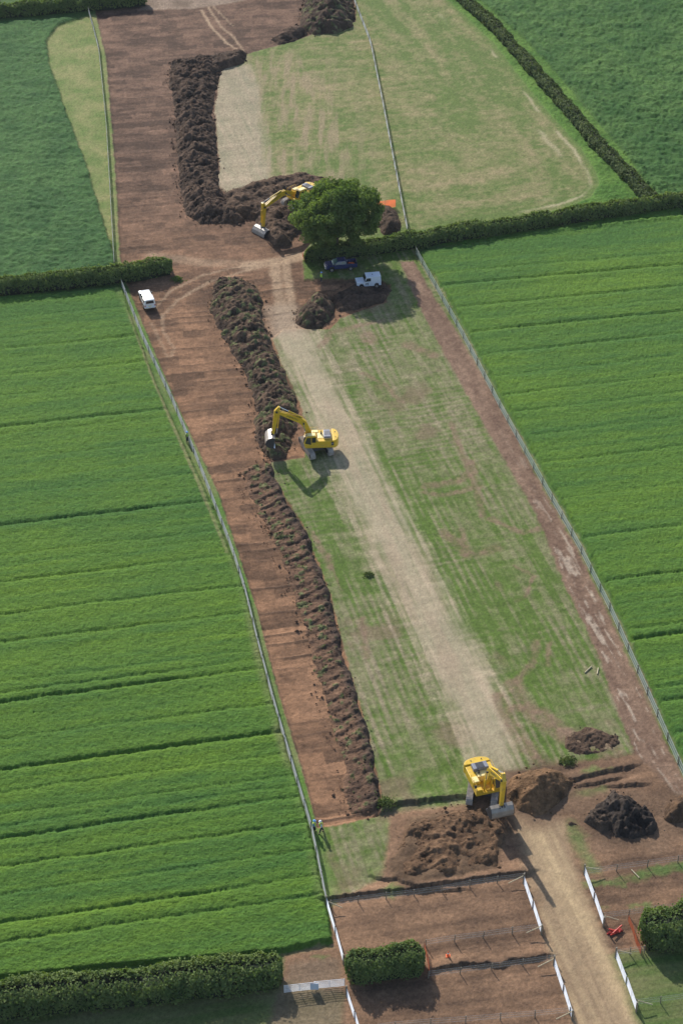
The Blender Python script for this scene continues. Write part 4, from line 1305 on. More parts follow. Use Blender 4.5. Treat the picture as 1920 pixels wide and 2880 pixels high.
def excavator(label, px, z0, head, track_rel, P1, P2, curl, bucket_w=2.6, stuck=None):
    x, y = px
    root = empty('excavator', (x, y, z0), head)
    tag(root, label, 'excavator', 'yellow tracked excavators')
    MT = Matrix.Rotation(track_rel, 4, 'Z')
    # --- tracks
    for s in (-1, 1):
        yc = s * 1.32
        prof = []
        for k in range(9):
            a = -math.pi / 2 + math.pi * k / 8
            prof.append((2.05 + 0.45 * math.cos(a), 0.48 + 0.45 * math.sin(a)))
        for k in range(9):
            a = math.pi / 2 + math.pi * k / 8
            prof.append((-2.05 + 0.45 * math.cos(a), 0.48 + 0.45 * math.sin(a)))
        t = MB(MT).prism(prof, yc - 0.34, yc + 0.34).build('track', M_TRACKM, root)
        mb = MB(MT)                                    # grouser shoes
        per = []
        for k in range(24):
            xx = -2.05 + 4.1 * k / 23
            per.append((xx, 0.94, 0)); per.append((xx, 0.02, math.pi))
        for k in range(1, 7):
            a = math.pi * k / 7
            per.append((2.05 + 0.46 * math.sin(a), 0.48 + 0.46 * math.cos(a), a))
            per.append((-2.05 - 0.46 * math.sin(a), 0.48 + 0.46 * math.cos(a), -a))
        for (xx, zz, a) in per:
            c, sn = math.cos(a), math.sin(a)
            pts = [(-0.035, -0.01), (0.035, -0.01), (0.02, 0.045), (-0.02, 0.045)]
            mb.prism([(xx + p[0] * c + p[1] * sn, zz - p[0] * sn + p[1] * c) for p in pts], yc - 0.36, yc + 0.36)
        o = mb.build('track_shoes', M_TRACKM, t)
        o['kind'] = 'stuff'
        mb = MB(MT)
        mb.box(-1.9, 1.9, yc - s * 0.40 - 0.05, yc - s * 0.40 + 0.05, 0.25, 0.72)
        mb.build('track_frame', M_DARK, root, bevel=0.02)
        for xx in (-2.05, 2.05):
            MB(MT).tube((xx, yc + s * 0.30, 0.48), (xx, yc + s * 0.37, 0.48), 0.30, n=14).build('sprocket', M_DARK, root)
    MB(MT).box(-1.1, 1.1, -1.0, 1.0, 0.42, 0.92, 0.2, 0.1).build('carbody', M_DARK, root, bevel=0.03)
    MB().tube((0, 0, 0.90), (0, 0, 1.10), 0.72, n=24).build('slew_ring', M_DARK, root)
    # --- upper structure (x forward, y left = cab side)
    dk = MB().box(-2.3, 1.55, -1.42, 1.42, 1.10, 1.38)
    deck = dk.build('deck', M_YEL, root, bevel=0.04)
    # side lockers along both sides
    MB().box(-2.1, 0.35, 0.62, 1.44, 1.381, 2.16, 0.02, 0.02).build('left_locker', M_YEL, root, bevel=0.05)
    MB().box(-2.1, 0.55, -1.44, -0.62, 1.381, 2.12, 0.02, 0.02).build('right_locker', M_YEL, root, bevel=0.05)
    MB().box(0.62, 1.52, -1.42, -0.66, 1.381, 1.85, 0.06, 0.03).build('tool_box', M_YEL, root, bevel=0.05)
    MB().box(-0.35, 0.50, -1.35, -0.70, 2.123, 2.20, 0.03, 0.03).build('walkway', M_CREAM, root, bevel=0.015)
    MB().box(-2.15, -0.15, -0.62, 0.62, 1.381, 2.18, 0.03, 0).build('engine_cover', M_CREAM, root, bevel=0.05)
    hood = MB().box(-1.98, -0.98, -0.86, 0.92, 2.183, 2.56, 0.05, 0.05).build('engine_hood', M_GREY, root, bevel=0.04)
    for k in range(5):
        MB().box(-1.86 + k * 0.17, -1.78 + k * 0.17, -0.45, 0.45, 2.561, 2.59).build('vent_slat', M_DARK, hood)
    MB().tube((-0.72, -0.35, 2.16), (-0.72, -0.35, 2.72), 0.07, n=10).build('exhaust_pipe', M_DARK, root)
    MB().tube((-0.72, -0.35, 2.16), (-0.72, -0.35, 2.40), 0.13, n=10).build('air_filter', M_DARK, root)
    # rounded counterweight
    pts = []
    for k in range(13):
        a = math.pi / 2 + math.pi * k / 12
        pts.append((-2.33 + 0.72 * math.cos(a) * 1.0, 1.46 * (math.sin(a) if abs(math.sin(a)) < 0.999 else math.copysign(1, math.sin(a)))))
    pts = [(-2.15, 1.46)] + [(p[0] if abs(p[1]) < 1.45 else -2.33, p[1]) for p in pts] + [(-2.15, -1.46)]
    cwt = MB().plan(pts, 1.05, 2.26).build('counterweight', M_YEL, root, bevel=0.09, seg=3)
    for yy in (-0.6, 0.6):
        MB().tube((-2.6, yy, 2.20), (-2.6, yy, 2.36), 0.05, n=8).build('lifting_eye', M_DARK, cwt)
    MB().box(-2.32, -1.98, 1.447, 1.462, 1.50, 2.00).build('model_plate', M_DECAL, root)
    lettering('PC', 0.24, root, (-2.15, 1.470, 1.75), (R(90), 0, R(180)), M_WHITE, 'plate_lettering')
    # cab
    prof = [(-0.02, 1.39), (1.62, 1.39), (1.74, 1.95), (1.40, 3.02), (0.05, 3.08)]
    cab = MB().prism(prof, 0.60, 1.50).build('cab', M_YEL, root, bevel=0.04)
    MB().prism([(0.75, 1.72), (1.58, 1.95), (1.55, 2.10), (1.30, 2.86), (0.75, 2.88)], 1.502, 1.515).build('door_window', M_GLASS, cab)
    MB().prism([(0.12, 2.05), (0.66, 2.05), (0.66, 2.88), (0.12, 2.90)], 1.502, 1.515).build('side_window', M_GLASS, cab)
    MB().prism([(0.12, 2.05), (1.50, 2.05), (1.28, 2.86), (0.12, 2.90)], 0.585, 0.598).build('inner_window', M_GLASS, cab)
    MB().hull([(1.755, 0.68, 1.96), (1.755, 1.42, 1.96), (1.415, 1.42, 3.00), (1.415, 0.68, 3.00)], [(1.740, 0.68, 1.95), (1.740, 1.42, 1.95), (1.400, 1.42, 2.99), (1.400, 0.68, 2.99)]).build('windscreen', M_GLASS, cab)
    MB().box(-0.035, -0.022, 0.70, 1.40, 2.1, 2.9).build('rear_window', M_GLASS, cab)
    MB().box(0.15, 1.25, 0.70, 1.40, 3.072, 3.13, 0.03, 0.03).build('roof_panel', M_CREAM, cab, bevel=0.02)
    MB().box(1.28, 1.40, 0.78, 0.92, 3.05, 3.17).build('work_light', M_ROD, cab)
    MB().box(1.28, 1.40, 1.18, 1.32, 3.05, 3.17).build('work_light', M_ROD, cab)
    # handrails
    for yy, xa, xb, zz in ((-1.40, -0.3, 1.4, 2.62), (1.42, -1.9, -0.2, 2.62)):
        mb = MB()
        mb.tube((xa, yy, zz), (xb, yy, zz), 0.02, n=6)
        for q in (0, 0.5, 1):
            xx = xa + (xb - xa) * q
            mb.tube((xx, yy, 1.8), (xx, yy, zz), 0.02, n=6)
        mb.build('handrail', M_YEL, root)
    MB().tube((1.45, -1.35, 1.9), (1.55, -1.5, 2.5), 0.02, n=6).box(1.48, 1.54, -1.66, -1.42, 2.35, 2.75).build('mirror', M_DARK, root)
    # --- boom in the x,z plane
    P0 = Vector((0.55, 1.80))
    P1, P2 = Vector(P1), Vector(P2)
    d = P1 - P0
    nrm = Vector((-d.y, d.x)).normalized()
    B = [P0, P0 + d * 0.18 + nrm * 0.55, P0 + d * 0.40 + nrm * 1.10, P0 + d * 0.50 + nrm * 1.08, P0 + d * 0.75 + nrm * 0.55, P1]
    yb = -0.02
    boom = thick_path(MB(), B, [0.20, 0.33, 0.40, 0.40, 0.32, 0.17], yb - 0.24, yb + 0.24).build('boom', M_YEL, root)
    for s in (1, -1):
        q = P0 + d * 0.66 + nrm * 0.74
        seg = B[4] - B[3]
        a = math.atan2(seg.y, seg.x)
        if s == 1:
            o = lettering('KOMATSU', 0.36, boom, (q.x, yb + 0.245, q.y), (R(90), 0, R(180)), M_DECAL, 'boom_lettering')
            o.rotation_euler = Matrix(((-math.cos(a), -math.sin(a), 0), (0, 0, 1), (-math.sin(a), math.cos(a), 0))).to_euler()
        else:
            o = lettering('KOMATSU', 0.36, boom, (q.x, yb - 0.245, q.y), (0, 0, 0), M_DECAL, 'boom_lettering')
            o.rotation_euler = Matrix(((math.cos(a), -math.sin(a), 0), (0, 0, -1), (math.sin(a), math.cos(a), 0))).to_euler()
    for s in (-1, 1):
        cylinder(root, (1.15, 1.35), B[2] - nrm * 0.05, yb + s * 0.38, 0.4, 0.10, 'boom_cylinder')
        MB().tube((B[2].x, yb + s * 0.26, B[2].y), (B[2].x, yb + s * 0.46, B[2].y), 0.11, n=10).build('pin_boss', M_DARK, boom)
    for s in (-1, 1):                                  # hoses over the boom
        mb = MB()
        hp = [(p.x + 0 * s, p.y + w) for p, w in zip(B[1:], (0.38, 0.47, 0.47, 0.40, 0.28))]
        for i in range(len(hp) - 1):
            mb.tube((hp[i][0], yb + s * 0.13, hp[i][1]), (hp[i + 1][0], yb + s * 0.13, hp[i + 1][1]), 0.028, n=5)
        mb.build('hose', M_BLACK, boom)
    # stick
    e = (P2 - P1).normalized()
    ne = Vector((-e.y, e.x))
    back = P1 - e * 0.75 + (ne if ne.dot(nrm) > 0 else -ne) * 0.28
    stick = thick_path(MB(), [back, P1, P1 + e * 0.9, P2], [0.16, 0.34, 0.30, 0.14], yb - 0.19, yb + 0.19).build('stick', M_YEL, root)
    cylinder(root, B[3] + nrm * 0.48, back, yb, 0.40, 0.11, 'stick_cylinder')
    MB().tube((P1.x, yb - 0.32, P1.y), (P1.x, yb + 0.32, P1.y), 0.15, n=12).build('elbow_pin', M_DARK, stick)
    # bucket: local profile, mouth towards the machine, turned by curl about the pin
    cc, sc = math.cos(curl), math.sin(curl)

    def bp(p):
        return (P2.x + p[0] * cc - p[1] * sc, P2.y + p[0] * sc + p[1] * cc)
    outer = [(-0.22, 0.16), (0.18, 0.26), (0.62, 0.06), (0.92, -0.34), (0.98, -0.80), (0.78, -1.15), (0.34, -1.36), (-0.30, -1.42)]
    inner = [(-0.30, -1.36), (0.30, -1.29), (0.71, -1.09), (0.89, -0.78), (0.84, -0.38), (0.57, -0.02), (0.16, 0.18), (-0.20, 0.09)]
    h = bucket_w / 2
    mb = MB()
    n = len(outer)
    for i in range(n - 1):
        a, b = outer[i], outer[i + 1]
        c, dd = inner[n - 2 - i], inner[n - 1 - i]
        mb.prism([bp(a), bp(b), bp(c), bp(dd)], -h + yb, h + yb)
    bucket = mb.build('bucket', M_BUCK, root)
    for s in (-1, 1):
        MB().prism([bp(p) for p in outer], yb + s * h - 0.03 + s * 0.033, yb + s * h + 0.03 + s * 0.033).build('side_plate', M_DARK, bucket)
    MB().prism([bp((-0.42, -1.45)), bp((-0.26, -1.46)), bp((-0.26, -1.33)), bp((-0.42, -1.40))], yb - h, yb + h).build('cutting_edge', M_ROD, bucket)
    for s in (-1, 1):
        MB().prism([bp((-0.16, -0.16)), bp((0.34, 0.18)), bp((0.30, 0.46)), bp((-0.12, 0.22))], yb + s * 0.26 - 0.03, yb + s * 0.26 + 0.03).build('bucket_ear', M_DARK, bucket)
    bc0 = P1 + e * 0.45 + (-ne if ne.dot(nrm) > 0 else ne) * -0.42
    bc1 = P1.lerp(P2, 0.93) + (ne if ne.dot(nrm) > 0 else -ne) * 0.50
    cylinder(root, bc0, bc1, yb, 0.3, 0.09, 'bucket_cylinder')
    MB().tube((bc1.x, yb, bc1.y), (bp((0.26, 0.30))[0], yb, bp((0.26, 0.30))[1]), 0.07, n=8).build('bucket_link', M_DARK, root)
    if stuck:
        # soil held in the bucket
        V, Fq = [], []
        o = MB().prism([bp((-0.18, 0.0)), bp((0.5, 0.0)), bp((0.82, -0.6)), bp((0.3, -1.2)), bp((-0.2, -1.3)), bp((-0.5, -0.7))], yb - h + 0.06, yb + h - 0.06).build('soil_load', M_SOILP, bucket, bevel=0.12)
    return root


M_SOILP = plain('loose_soil', (0.12, 0.075, 0.045), 0.95, 0, 0.4, 3, bump=1.0)

hd = math.radians(184)
excavator('yellow excavator working the topsoil bank in the middle of the strip', G(889, 1264), 0.12, hd, R(291) - hd, (5.25, 6.35), (5.85, 2.55), R(8), 2.3)
hd = math.atan2(-.965, .29)
excavator('nearest yellow excavator with its bucket over the soil by the haul road', G(1358, 2226), 0.05, hd, math.atan2(-1, -.16) - hd, (5.2, 6.75), (5.05, 2.75), R(-28), 2.45)
hd = math.atan2(-.69, -.72)
excavator('farthest yellow excavator half hidden behind the round tree', G(846, 605), 2.1, hd, R(-2), (7.35, 2.1), (7.6, -1.35), R(10), 2.7).scale = (1.1, 1.1, 1.1)


# ------------------------------------------------------------------ vehicles (x forward, y left)
M_NAVY = plain('navy_paint', (0.028, 0.040, 0.13), 0.18, 0.1, 0.06, 2, spec=0.8)
M_VWHITE = plain('van_white_paint', (0.66, 0.70, 0.78), 0.25, 0, 0.04, 2)
M_CWHITE = plain('bright_white_paint', (0.82, 0.82, 0.80), 0.22, 0, 0.03, 2)
M_WSCR = plain('reflecting_glass', (0.10, 0.20, 0.20), 0.10, 0.35, 0.05, spec=0.9)
M_CHROME = plain('chrome', (0.75, 0.76, 0.78), 0.15, 0.9, 0.05)
M_TAIL = plain('tail_lamp_red', (0.45, 0.02, 0.02), 0.3)


def wheel(root, x, y, r=0.38, w=0.24):
    s = 1 if y > 0 else -1
    o = MB().tube((x, y - w / 2, r), (x, y + w / 2, r), r, n=22).build('wheel', M_BLACK, root, bevel=0.03)
    MB().tube((x, y + s * w / 2 - 0.01, r), (x, y + s * (w / 2 + 0.025), r), r * 0.58, n=16).build('rim', M_BUCK, o)
    return o


def offroader():
    x, y = G(1034, 802)
    root = empty('off_road_vehicle', (x, y, gz(x, y) + 0.02), R(189))
    tag(root, 'white boxy off-road vehicle parked on the dark soil below the tree', 'off-road vehicle')
    # lower body with wheel arches
    low = [(-1.95, 0.55), (-1.62, 0.55), (-1.58, 0.80), (-1.40, 0.98), (-1.08, 0.98), (-0.90, 0.80), (-0.86, 0.50), (0.76, 0.50), (0.80, 0.80), (0.98, 0.98), (1.30, 0.98), (1.48, 0.80), (1.52, 0.60), (1.86, 0.60), (1.88, 1.16), (1.84, 1.18), (0.62, 1.24), (-1.95, 1.24)]
    body = MB().prism(low, -0.86, 0.86).build('body', M_VWHITE, root)
    MB().box(0.70, 1.84, -0.66, 0.66, 1.19, 1.26, 0.04, 0.05).build('bonnet', M_VWHITE, root, bevel=0.02)
    cabn = MB().hull([(-1.95, -0.86, 1.241), (0.66, -0.86, 1.241), (0.66, 0.86, 1.241), (-1.95, 0.86, 1.241)], [(-1.90, -0.76, 2.00), (0.36, -0.76, 2.00), (0.36, 0.76, 2.00), (-1.90, 0.76, 2.00)]).build('cabin', M_VWHITE, root, bevel=0.03)
    MB().box(-1.93, 0.42, -0.79, 0.79, 2.003, 2.05, 0.03, 0.03).build('roof', M_VWHITE, root, bevel=0.015)
    MB().box(-0.75, -0.60, -0.10, 0.05, 2.052, 2.10).build('roof_vent', M_DARK, root)
    MB().hull([(0.655, -0.74, 1.32), (0.655, 0.74, 1.32), (0.405, 0.68, 1.94), (0.405, -0.68, 1.94)], [(0.675, -0.74, 1.32), (0.675, 0.74, 1.32), (0.425, 0.68, 1.94), (0.425, -0.68, 1.94)]).build('windscreen', M_GLASS, root)
    for s in (-1, 1):
        MB().hull([(-0.32, s * 0.858, 1.34), (0.50, s * 0.858, 1.34), (0.32, s * 0.792, 1.84), (-0.32, s * 0.792, 1.84)], [(-0.32, s * 0.872, 1.34), (0.50, s * 0.872, 1.34), (0.32, s * 0.806, 1.84), (-0.32, s * 0.806, 1.84)]).build('door_window', M_GLASS, root)
        MB().box(0.04, 0.06, s * 0.866 - 0.006, s * 0.866 + 0.006, 0.55, 1.24).build('door_seam', M_DARK, root)
        MB().prism([(0.08, 0.78), (0.22, 0.78), (0.28, 1.08), (0.12, 1.08)], s * 0.868 - 0.006, s * 0.868 + 0.006).build('door_emblem', M_DECAL, root)
        MB().prism([(0.34, 0.82), (0.48, 0.80), (0.50, 0.96), (0.40, 1.10), (0.34, 1.02)], s * 0.868 - 0.006, s * 0.868 + 0.006).build('door_emblem', M_DECAL, root)
        MB().tube((1.89, s * 0.62, 0.98), (1.92, s * 0.62, 0.98), 0.10, n=12).build('headlight', M_CHROME, root)
        MB().box(0.52, 0.60, s * 0.98 - 0.09, s * 0.98 + 0.09, 1.42, 1.62).build('mirror', M_DARK, root)
        for xx in (-1.24, 1.14):
            wheel(root, xx, s * 0.76, 0.39, 0.22)
    MB().box(1.86, 2.00, -0.84, 0.84, 0.52, 0.68).build('front_bumper', M_DARK, root, bevel=0.02)
    MB().box(1.882, 1.90, -0.42, 0.42, 0.80, 1.12).build('grille', M_DARK, root)
    MB().tube((-1.97, 0.1, 1.05), (-2.15, 0.1, 1.05), 0.36, n=18).build('spare_wheel', M_BLACK, root, bevel=0.03)
    MB().box(-1.5, 1.5, -0.5, 0.5, 0.40, 0.60).build('chassis', M_DARK, root)


def pickup():
    x, y = G(957, 756)
    root = empty('pickup_truck', (x, y, gz(x, y) + 0.02), R(190))
    tag(root, 'dark blue double cab pickup with red things in its open bed', 'pickup truck')
    L0 = [(-2.55, 0.52), (-1.92, 0.50), (-1.86, 0.78), (-1.68, 0.92), (-1.30, 0.92), (-1.12, 0.78), (-1.06, 0.46), (1.08, 0.46), (1.14, 0.78), (1.32, 0.92), (1.70, 0.92), (1.88, 0.78), (1.94, 0.50), (2.42, 0.52), (2.50, 0.72), (2.42, 0.98), (2.2, 1.06), (1.05, 1.14), (-0.86, 1.14), (-0.86, 0.62), (-2.55, 0.62)]
    low = [p for p in L0]
    MB().prism(low, -0.88, 0.88).build('body', M_NAVY, root)
    MB().hull([(-0.86, -0.87, 1.141), (1.30, -0.87, 1.141), (1.30, 0.87, 1.141), (-0.86, 0.87, 1.141)], [(-0.74, -0.68, 1.72), (0.50, -0.68, 1.72), (0.50, 0.68, 1.72), (-0.74, 0.68, 1.72)]).build('cabin', M_NAVY, root, bevel=0.05)
    MB().hull([(1.285, -0.78, 1.19), (1.285, 0.78, 1.19), (0.56, 0.66, 1.68), (0.56, -0.66, 1.68)], [(1.315, -0.78, 1.19), (1.315, 0.78, 1.19), (0.59, 0.66, 1.68), (0.59, -0.66, 1.68)]).build('windscreen', M_WSCR, root)
    for s in (-1, 1):
        for xa, xb, xc in ((0.16, 1.08, 0.50), (-0.70, 0.04, 0.02)):
            MB().hull([(xa, s * 0.862, 1.20), (xb, s * 0.862, 1.20), (min(xc, xb), s * 0.705, 1.66), (xa, s * 0.705, 1.66)], [(xa, s * 0.876, 1.20), (xb, s * 0.876, 1.20), (min(xc, xb), s * 0.719, 1.66), (xa, s * 0.719, 1.66)]).build('side_window', M_GLASS, root)
        MB().box(-2.55, -0.862, s * 0.84 - 0.05, s * 0.84 + 0.05, 0.621, 1.16).build('bed_side', M_NAVY, root, bevel=0.02)
        MB().box(2.36, 2.51, s * 0.64 - 0.16, s * 0.64 + 0.16, 0.78, 0.98).build('headlight', M_CHROME, root, bevel=0.03)
        MB().box(0.98, 1.12, s * 1.0 - 0.10, s * 1.0 + 0.10, 1.20, 1.36).build('mirror', M_CHROME, root)
        MB().box(-2.56, -2.50, s * 0.80 - 0.06, s * 0.80 + 0.06, 0.85, 1.1).build('tail_lamp', M_TAIL, root)
        for xx in (-1.49, 1.51):
            wheel(root, xx, s * 0.80, 0.37, 0.24)
    MB().box(-2.58, -2.52, -0.79, 0.79, 0.621, 1.14).build('tailgate', M_NAVY, root, bevel=0.02)
    MB().box(2.43, 2.60, -0.84, 0.84, 0.48, 0.74).build('front_bumper', M_CHROME, root, bevel=0.04)
    MB().box(2.40, 2.53, -0.44, 0.44, 0.76, 0.98).build('grille', M_CHROME, root)
    MB().box(-2.5, -0.9, -0.785, 0.785, 0.622, 0.66).build('bed_floor', M_BLACK, root)
    mb = MB()
    mb.tube((-0.95, -0.7, 1.14), (-0.95, -0.66, 1.72), 0.03, n=6).tube((-0.95, 0.7, 1.14), (-0.95, 0.66, 1.72), 0.03, n=6).tube((-0.95, -0.66, 1.72), (-0.95, 0.66, 1.72), 0.03, n=6)
    mb.build('roll_bar', M_CHROME, root)
    # loads in the bed
    for k, (ax, ay, bx, by, z, r) in enumerate([(-2.2, 0.10, -1.1, 0.45, 0.78, 0.11), (-2.0, -0.1, -1.2, 0.2, 0.80, 0.13), (-2.1, 0.45, -1.3, 0.05, 1.0, 0.10)]):
        MB().tube((ax, ay, z), (bx, by, z), r, n=10).build('x', M_CONE, None)
        o = bpy.data.objects['x']
        o.name = 'red_canister'
        tag(o, ['orange-red canister lying on the pickup bed floor, nearest the tailgate', 'thicker orange-red canister lying in the middle of the pickup bed', 'orange-red canister resting on top of the others in the pickup bed'][k], 'canister', 'orange-red canisters in the pickup bed')
        o.matrix_world = Matrix.Translation(root.location) @ Matrix.Rotation(root.rotation_euler.z, 4, 'Z')


def white_car():
    a, b = G(404, 826), G(424, 872)
    hd = math.atan2(a[1] - b[1], a[0] - b[0])
    x, y = (a[0] + b[0]) / 2, (a[1] + b[1]) / 2
    root = empty('white_pickup', (x, y, gz(x, y) + 0.02), hd)
    tag(root, 'white hardtop pickup parked on the scraped soil below the left hedge', 'pickup truck')
    low = [(-2.40, 0.50), (-1.85, 0.50), (-1.78, 0.80), (-1.60, 0.92), (-1.25, 0.92), (-1.06, 0.78), (-1.0, 0.46), (1.05, 0.46), (1.12, 0.78), (1.30, 0.92), (1.66, 0.92), (1.84, 0.78), (1.90, 0.50), (2.30, 0.55), (2.40, 0.75), (2.30, 0.98), (1.05, 1.12), (-2.40, 1.10)]
    MB().prism(low, -0.86, 0.86).build('body', M_CWHITE, root)
    MB().box(1.02, 2.24, -0.70, 0.70, 1.03, 1.12, 0.10, 0.06).build('bonnet', M_CWHITE, root, bevel=0.03)
    MB().hull([(-0.70, -0.85, 1.121), (1.22, -0.85, 1.121), (1.22, 0.85, 1.121), (-0.70, 0.85, 1.121)], [(-0.62, -0.70, 1.68), (0.40, -0.70, 1.68), (0.40, 0.70, 1.68), (-0.62, 0.70, 1.68)]).build('cabin', M_CWHITE, root, bevel=0.04)
    MB().hull([(1.20, -0.76, 1.17), (1.20, 0.76, 1.17), (0.44, 0.67, 1.65), (0.44, -0.67, 1.65)], [(1.235, -0.76, 1.17), (1.235, 0.76, 1.17), (0.475, 0.67, 1.65), (0.475, -0.67, 1.65)]).build('windscreen', M_WSCR, root)
    can = MB().hull([(-2.40, -0.86, 1.121), (-0.72, -0.86, 1.121), (-0.72, 0.86, 1.121), (-2.40, 0.86, 1.121)], [(-2.28, -0.76, 1.84), (-0.72, -0.76, 1.84), (-0.72, 0.76, 1.84), (-2.28, 0.76, 1.84)]).build('canopy', M_CWHITE, root, bevel=0.05)
    MB().hull([(-2.395, -0.62, 1.28), (-2.395, 0.62, 1.28), (-2.325, 0.56, 1.70), (-2.325, -0.56, 1.70)], [(-2.412, -0.62, 1.28), (-2.412, 0.62, 1.28), (-2.345, 0.56, 1.70), (-2.345, -0.56, 1.70)]).build('rear_window', M_GLASS, can)
    MB().box(-2.58, -2.42, -0.80, 0.80, 0.48, 0.64).build('rear_bumper', M_CHROME, root, bevel=0.03)
    MB().box(2.34, 2.52, -0.80, 0.80, 0.46, 0.68).build('front_bumper', M_CHROME, root, bevel=0.03)
    MB().box(-2.425, -2.41, -0.24, 0.24, 0.74, 0.88).build('number_plate', M_CREAM, root)
    for s in (-1, 1):
        MB().hull([(-0.55, s * 0.842, 1.18), (1.02, s * 0.842, 1.18), (0.40, s * 0.722, 1.62), (-0.55, s * 0.722, 1.62)], [(-0.55, s * 0.858, 1.18), (1.02, s * 0.858, 1.18), (0.40, s * 0.738, 1.62), (-0.55, s * 0.738, 1.62)]).build('side_window', M_GLASS, root)
        MB().hull([(-2.1, s * 0.852, 1.22), (-0.85, s * 0.852, 1.22), (-0.85, s * 0.786, 1.68), (-2.05, s * 0.786, 1.68)], [(-2.1, s * 0.868, 1.22), (-0.85, s * 0.868, 1.22), (-0.85, s * 0.802, 1.68), (-2.05, s * 0.802, 1.68)]).build('canopy_window', M_GLASS, can)
        MB().box(-2.42, -2.405, s * 0.76 - 0.07, s * 0.76 + 0.07, 0.80, 1.05).build('tail_lamp', M_TAIL, root)
        MB().box(0.92, 1.06, s * 1.0 - 0.10, s * 1.0 + 0.10, 1.16, 1.34).build('mirror', M_DARK, root)
        MB().box(2.24, 2.40, s * 0.62 - 0.14, s * 0.62 + 0.14, 0.76, 0.92).build('headlight', M_CHROME, root)
        for xx in (-1.42, 1.48):
            wheel(root, xx, s * 0.78, 0.37, 0.24)


offroader()
pickup()
white_car()

# ------------------------------------------------------------------ people
M_HIVIS = plain('hi_vis_yellow', (0.42, 0.75, 0.05), 0.6, 0, 0.08)
M_TROUS = plain('dark_trousers', (0.03, 0.035, 0.05), 0.8, 0, 0.15)
M_BLUE = plain('blue_cloth', (0.10, 0.22, 0.40), 0.7, 0, 0.12)
M_HBLUE = plain('blue_helmet', (0.18, 0.42, 0.80), 0.3, 0, 0.03)
M_SKIN = plain('skin', (0.50, 0.30, 0.21), 0.6, 0, 0.05)
M_BOOT = plain('boots', (0.22, 0.15, 0.09), 0.8)
M_GREYC = plain('pale_grey_cloth', (0.62, 0.64, 0.66), 0.7, 0, 0.1)


def skinned(name, joints, edges, mat, parent, root=0, sub=1):
    me = bpy.data.meshes.new(name)
    me.from_pydata([j[:3] for j in joints], edges, [])
    me.materials.append(mat)
    o = bpy.data.objects.new(name, me)
    md = o.modifiers.new('skin', 'SKIN')
    md.use_smooth_shade = True
    for i, j in enumerate(joints):
        r = j[3]
        me.skin_vertices[0].data[i].radius = (r, r * (j[4] if len(j) > 4 else 1))
        me.skin_vertices[0].data[i].use_root = (i == root)
    sb = o.modifiers.new('sub', 'SUBSURF')
    sb.levels = sb.render_levels = sub
    m2 = bake(o)
    o.modifiers.clear()
    m2.name = name
    o.data = m2
    COL.objects.link(o)
    o.parent = parent
    if not m2.materials:
        m2.materials.append(mat)
    return o


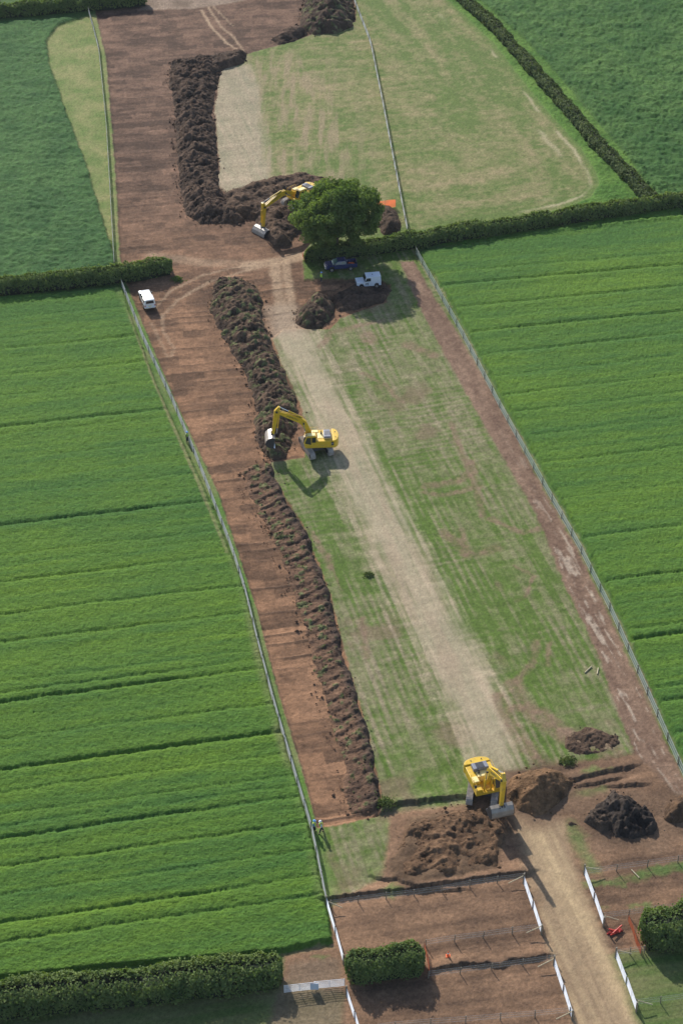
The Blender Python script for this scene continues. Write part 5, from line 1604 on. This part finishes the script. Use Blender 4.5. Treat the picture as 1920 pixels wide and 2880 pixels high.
def person(px, head, label, helmet, top, vest, trous, stride=0.12, arm=(0.15, 0.1), lean=0.0, lift=0.0):
    x, y = G(*px)
    root = empty('person', (x, y, gz(x, y)), head)
    tag(root, label, 'person', 'people in hi-vis and hard hats')
    L = lean
    J = [(0, 0, 0.95, .14, 1.1), (L * .5, 0, 1.18, .135, 1.2), (L, 0, 1.42, .12, 1.3), (L + .01, 0, 1.52, .055), (L + .03, 0, 1.60, .075), (L + .03, 0, 1.72, .085)]
    E = [(0, 1), (1, 2), (2, 3), (3, 4), (4, 5)]
    n = 6
    for s in (-1, 1):
        st = stride * s
        J += [(0.0, s * .10, 0.86, .095), (st * .5 + .03, s * .11, 0.48, .062), (st, s * .12, 0.10, .045), (st + .15, s * .13, 0.045, .042)]
        E += [(0, n), (n, n + 1), (n + 1, n + 2), (n + 2, n + 3)]
        n += 4
        J += [(L, s * .19, 1.42, .062), (L - .02 + arm[0] * .3, s * .25, 1.14, .045), (L + arm[0], s * .23, 0.92 + arm[1], .034), (L + arm[0] + .05, s * .23, 0.84 + arm[1], .036)]
        E += [(2, n), (n, n + 1), (n + 1, n + 2), (n + 2, n + 3)]
        n += 4
    skinned('body', J, E, M_SKIN, root)
    # clothes follow the limbs, slightly larger
    for s in (-1, 1):
        st = stride * s
        skinned('trouser_leg', [(0, s * .07, 0.94, .135), (0.0, s * .10, 0.84, .130), (st * .5 + .03, s * .11, 0.48, .100), (st, s * .12, 0.13, .082)], [(0, 1), (1, 2), (2, 3)], trous, root)
        skinned('boot', [(st - .04, s * .12, 0.07, .060), (st + .10, s * .13, 0.05, .052), (st + .19, s * .13, 0.045, .040)], [(0, 1), (1, 2)], M_BOOT, root)
        skinned('sleeve', [(L, s * .18, 1.43, .098), (L - .02 + arm[0] * .3, s * .27, 1.14, .080), (L + arm[0] - .01, s * .25, 0.95 + arm[1], .060)], [(0, 1), (1, 2)], top, root)
    skinned('hi_vis_vest', [(0, 0, 0.88, .185, 1.15), (L * .5, 0, 1.16, .190, 1.2), (L, 0, 1.40, .175, 1.3), (L, 0, 1.48, .10, 1.3)], [(0, 1), (1, 2), (2, 3)], vest, root)
    # hard hat: dome and brim
    hx = L + .03
    bm = bmesh.new()
    bmesh.ops.create_uvsphere(bm, u_segments=16, v_segments=10, radius=0.135)
    for v in list(bm.verts):
        if v.co.z < -0.01:
            bm.verts.remove(v)
    for v in bm.verts:
        v.co = Vector((v.co.x * 1.12 + hx, v.co.y, v.co.z * 0.95 + 1.71))
    me = bpy.data.meshes.new('hard_hat')
    bm.to_mesh(me)
    bm.free()
    hh = link_mesh('hard_hat', me, helmet, root, True)
    MB().tube((hx + .02, 0, 1.70), (hx + .02, 0, 1.715), 0.165, n=18).build('brim', helmet, hh)
    # face
    f = MB().tube((hx + .085, 0, 1.62), (hx + .115, 0, 1.60), 0.018, 0.022, 6).build('nose', M_SKIN, root)
    for s in (-1, 1):
        MB().tube((hx + .078, s * .03, 1.655), (hx + .086, s * .03, 1.655), 0.010, n=6).build('eye', M_DARK, root)
    MB().box(hx + .076, hx + .086, -.022, .022, 1.565, 1.572).build('mouth', M_TAIL, root)
    return root


person((883, 2340), R(-15), 'person in a blue hard hat and blue clothes, left of the pair', M_HBLUE, M_BLUE, M_HIVIS, M_TROUS, 0.10, (0.2, 0.2))
person((904, 2341), R(200), 'person in a white hard hat with pale top and dark trousers, right of the pair', M_WHITE, M_GREYC, M_HIVIS, M_TROUS, 0.26, (0.1, 0.05), 0.08)
person((527, 1244), R(-20), 'person standing alone by the left netting fence', M_HBLUE, M_TROUS, M_HIVIS, M_TROUS, 0.06, (0.1, 0.0))
person((903, 790), R(10), 'person in hi-vis standing below the blue pickup', M_HBLUE, M_HIVIS, M_HIVIS, M_TROUS, 0.08, (0.1, 0.0))
# ------------------------------------------------------------------ thin air between the camera and the ground
mb = MB()
mb.box(-990, 990, -560, 960, -2.5, 146)
m, nt, b = new_mat('thin_haze')
nt.nodes.remove(b)
pv = N(nt, 'ShaderNodeVolumePrincipled')
pv.inputs['Color'].default_value = (0.88, 0.94, 1.0, 1)
pv.inputs['Density'].default_value = 0.00005
nt.links.new(pv.outputs[0], nt.nodes['Material Output'].inputs['Volume'])
tag(mb.build('haze', m), 'thin bluish air over the fields', kind='stuff')
bpy.data.scenes.remove(BENCH)
print('all done', len(bpy.data.objects))
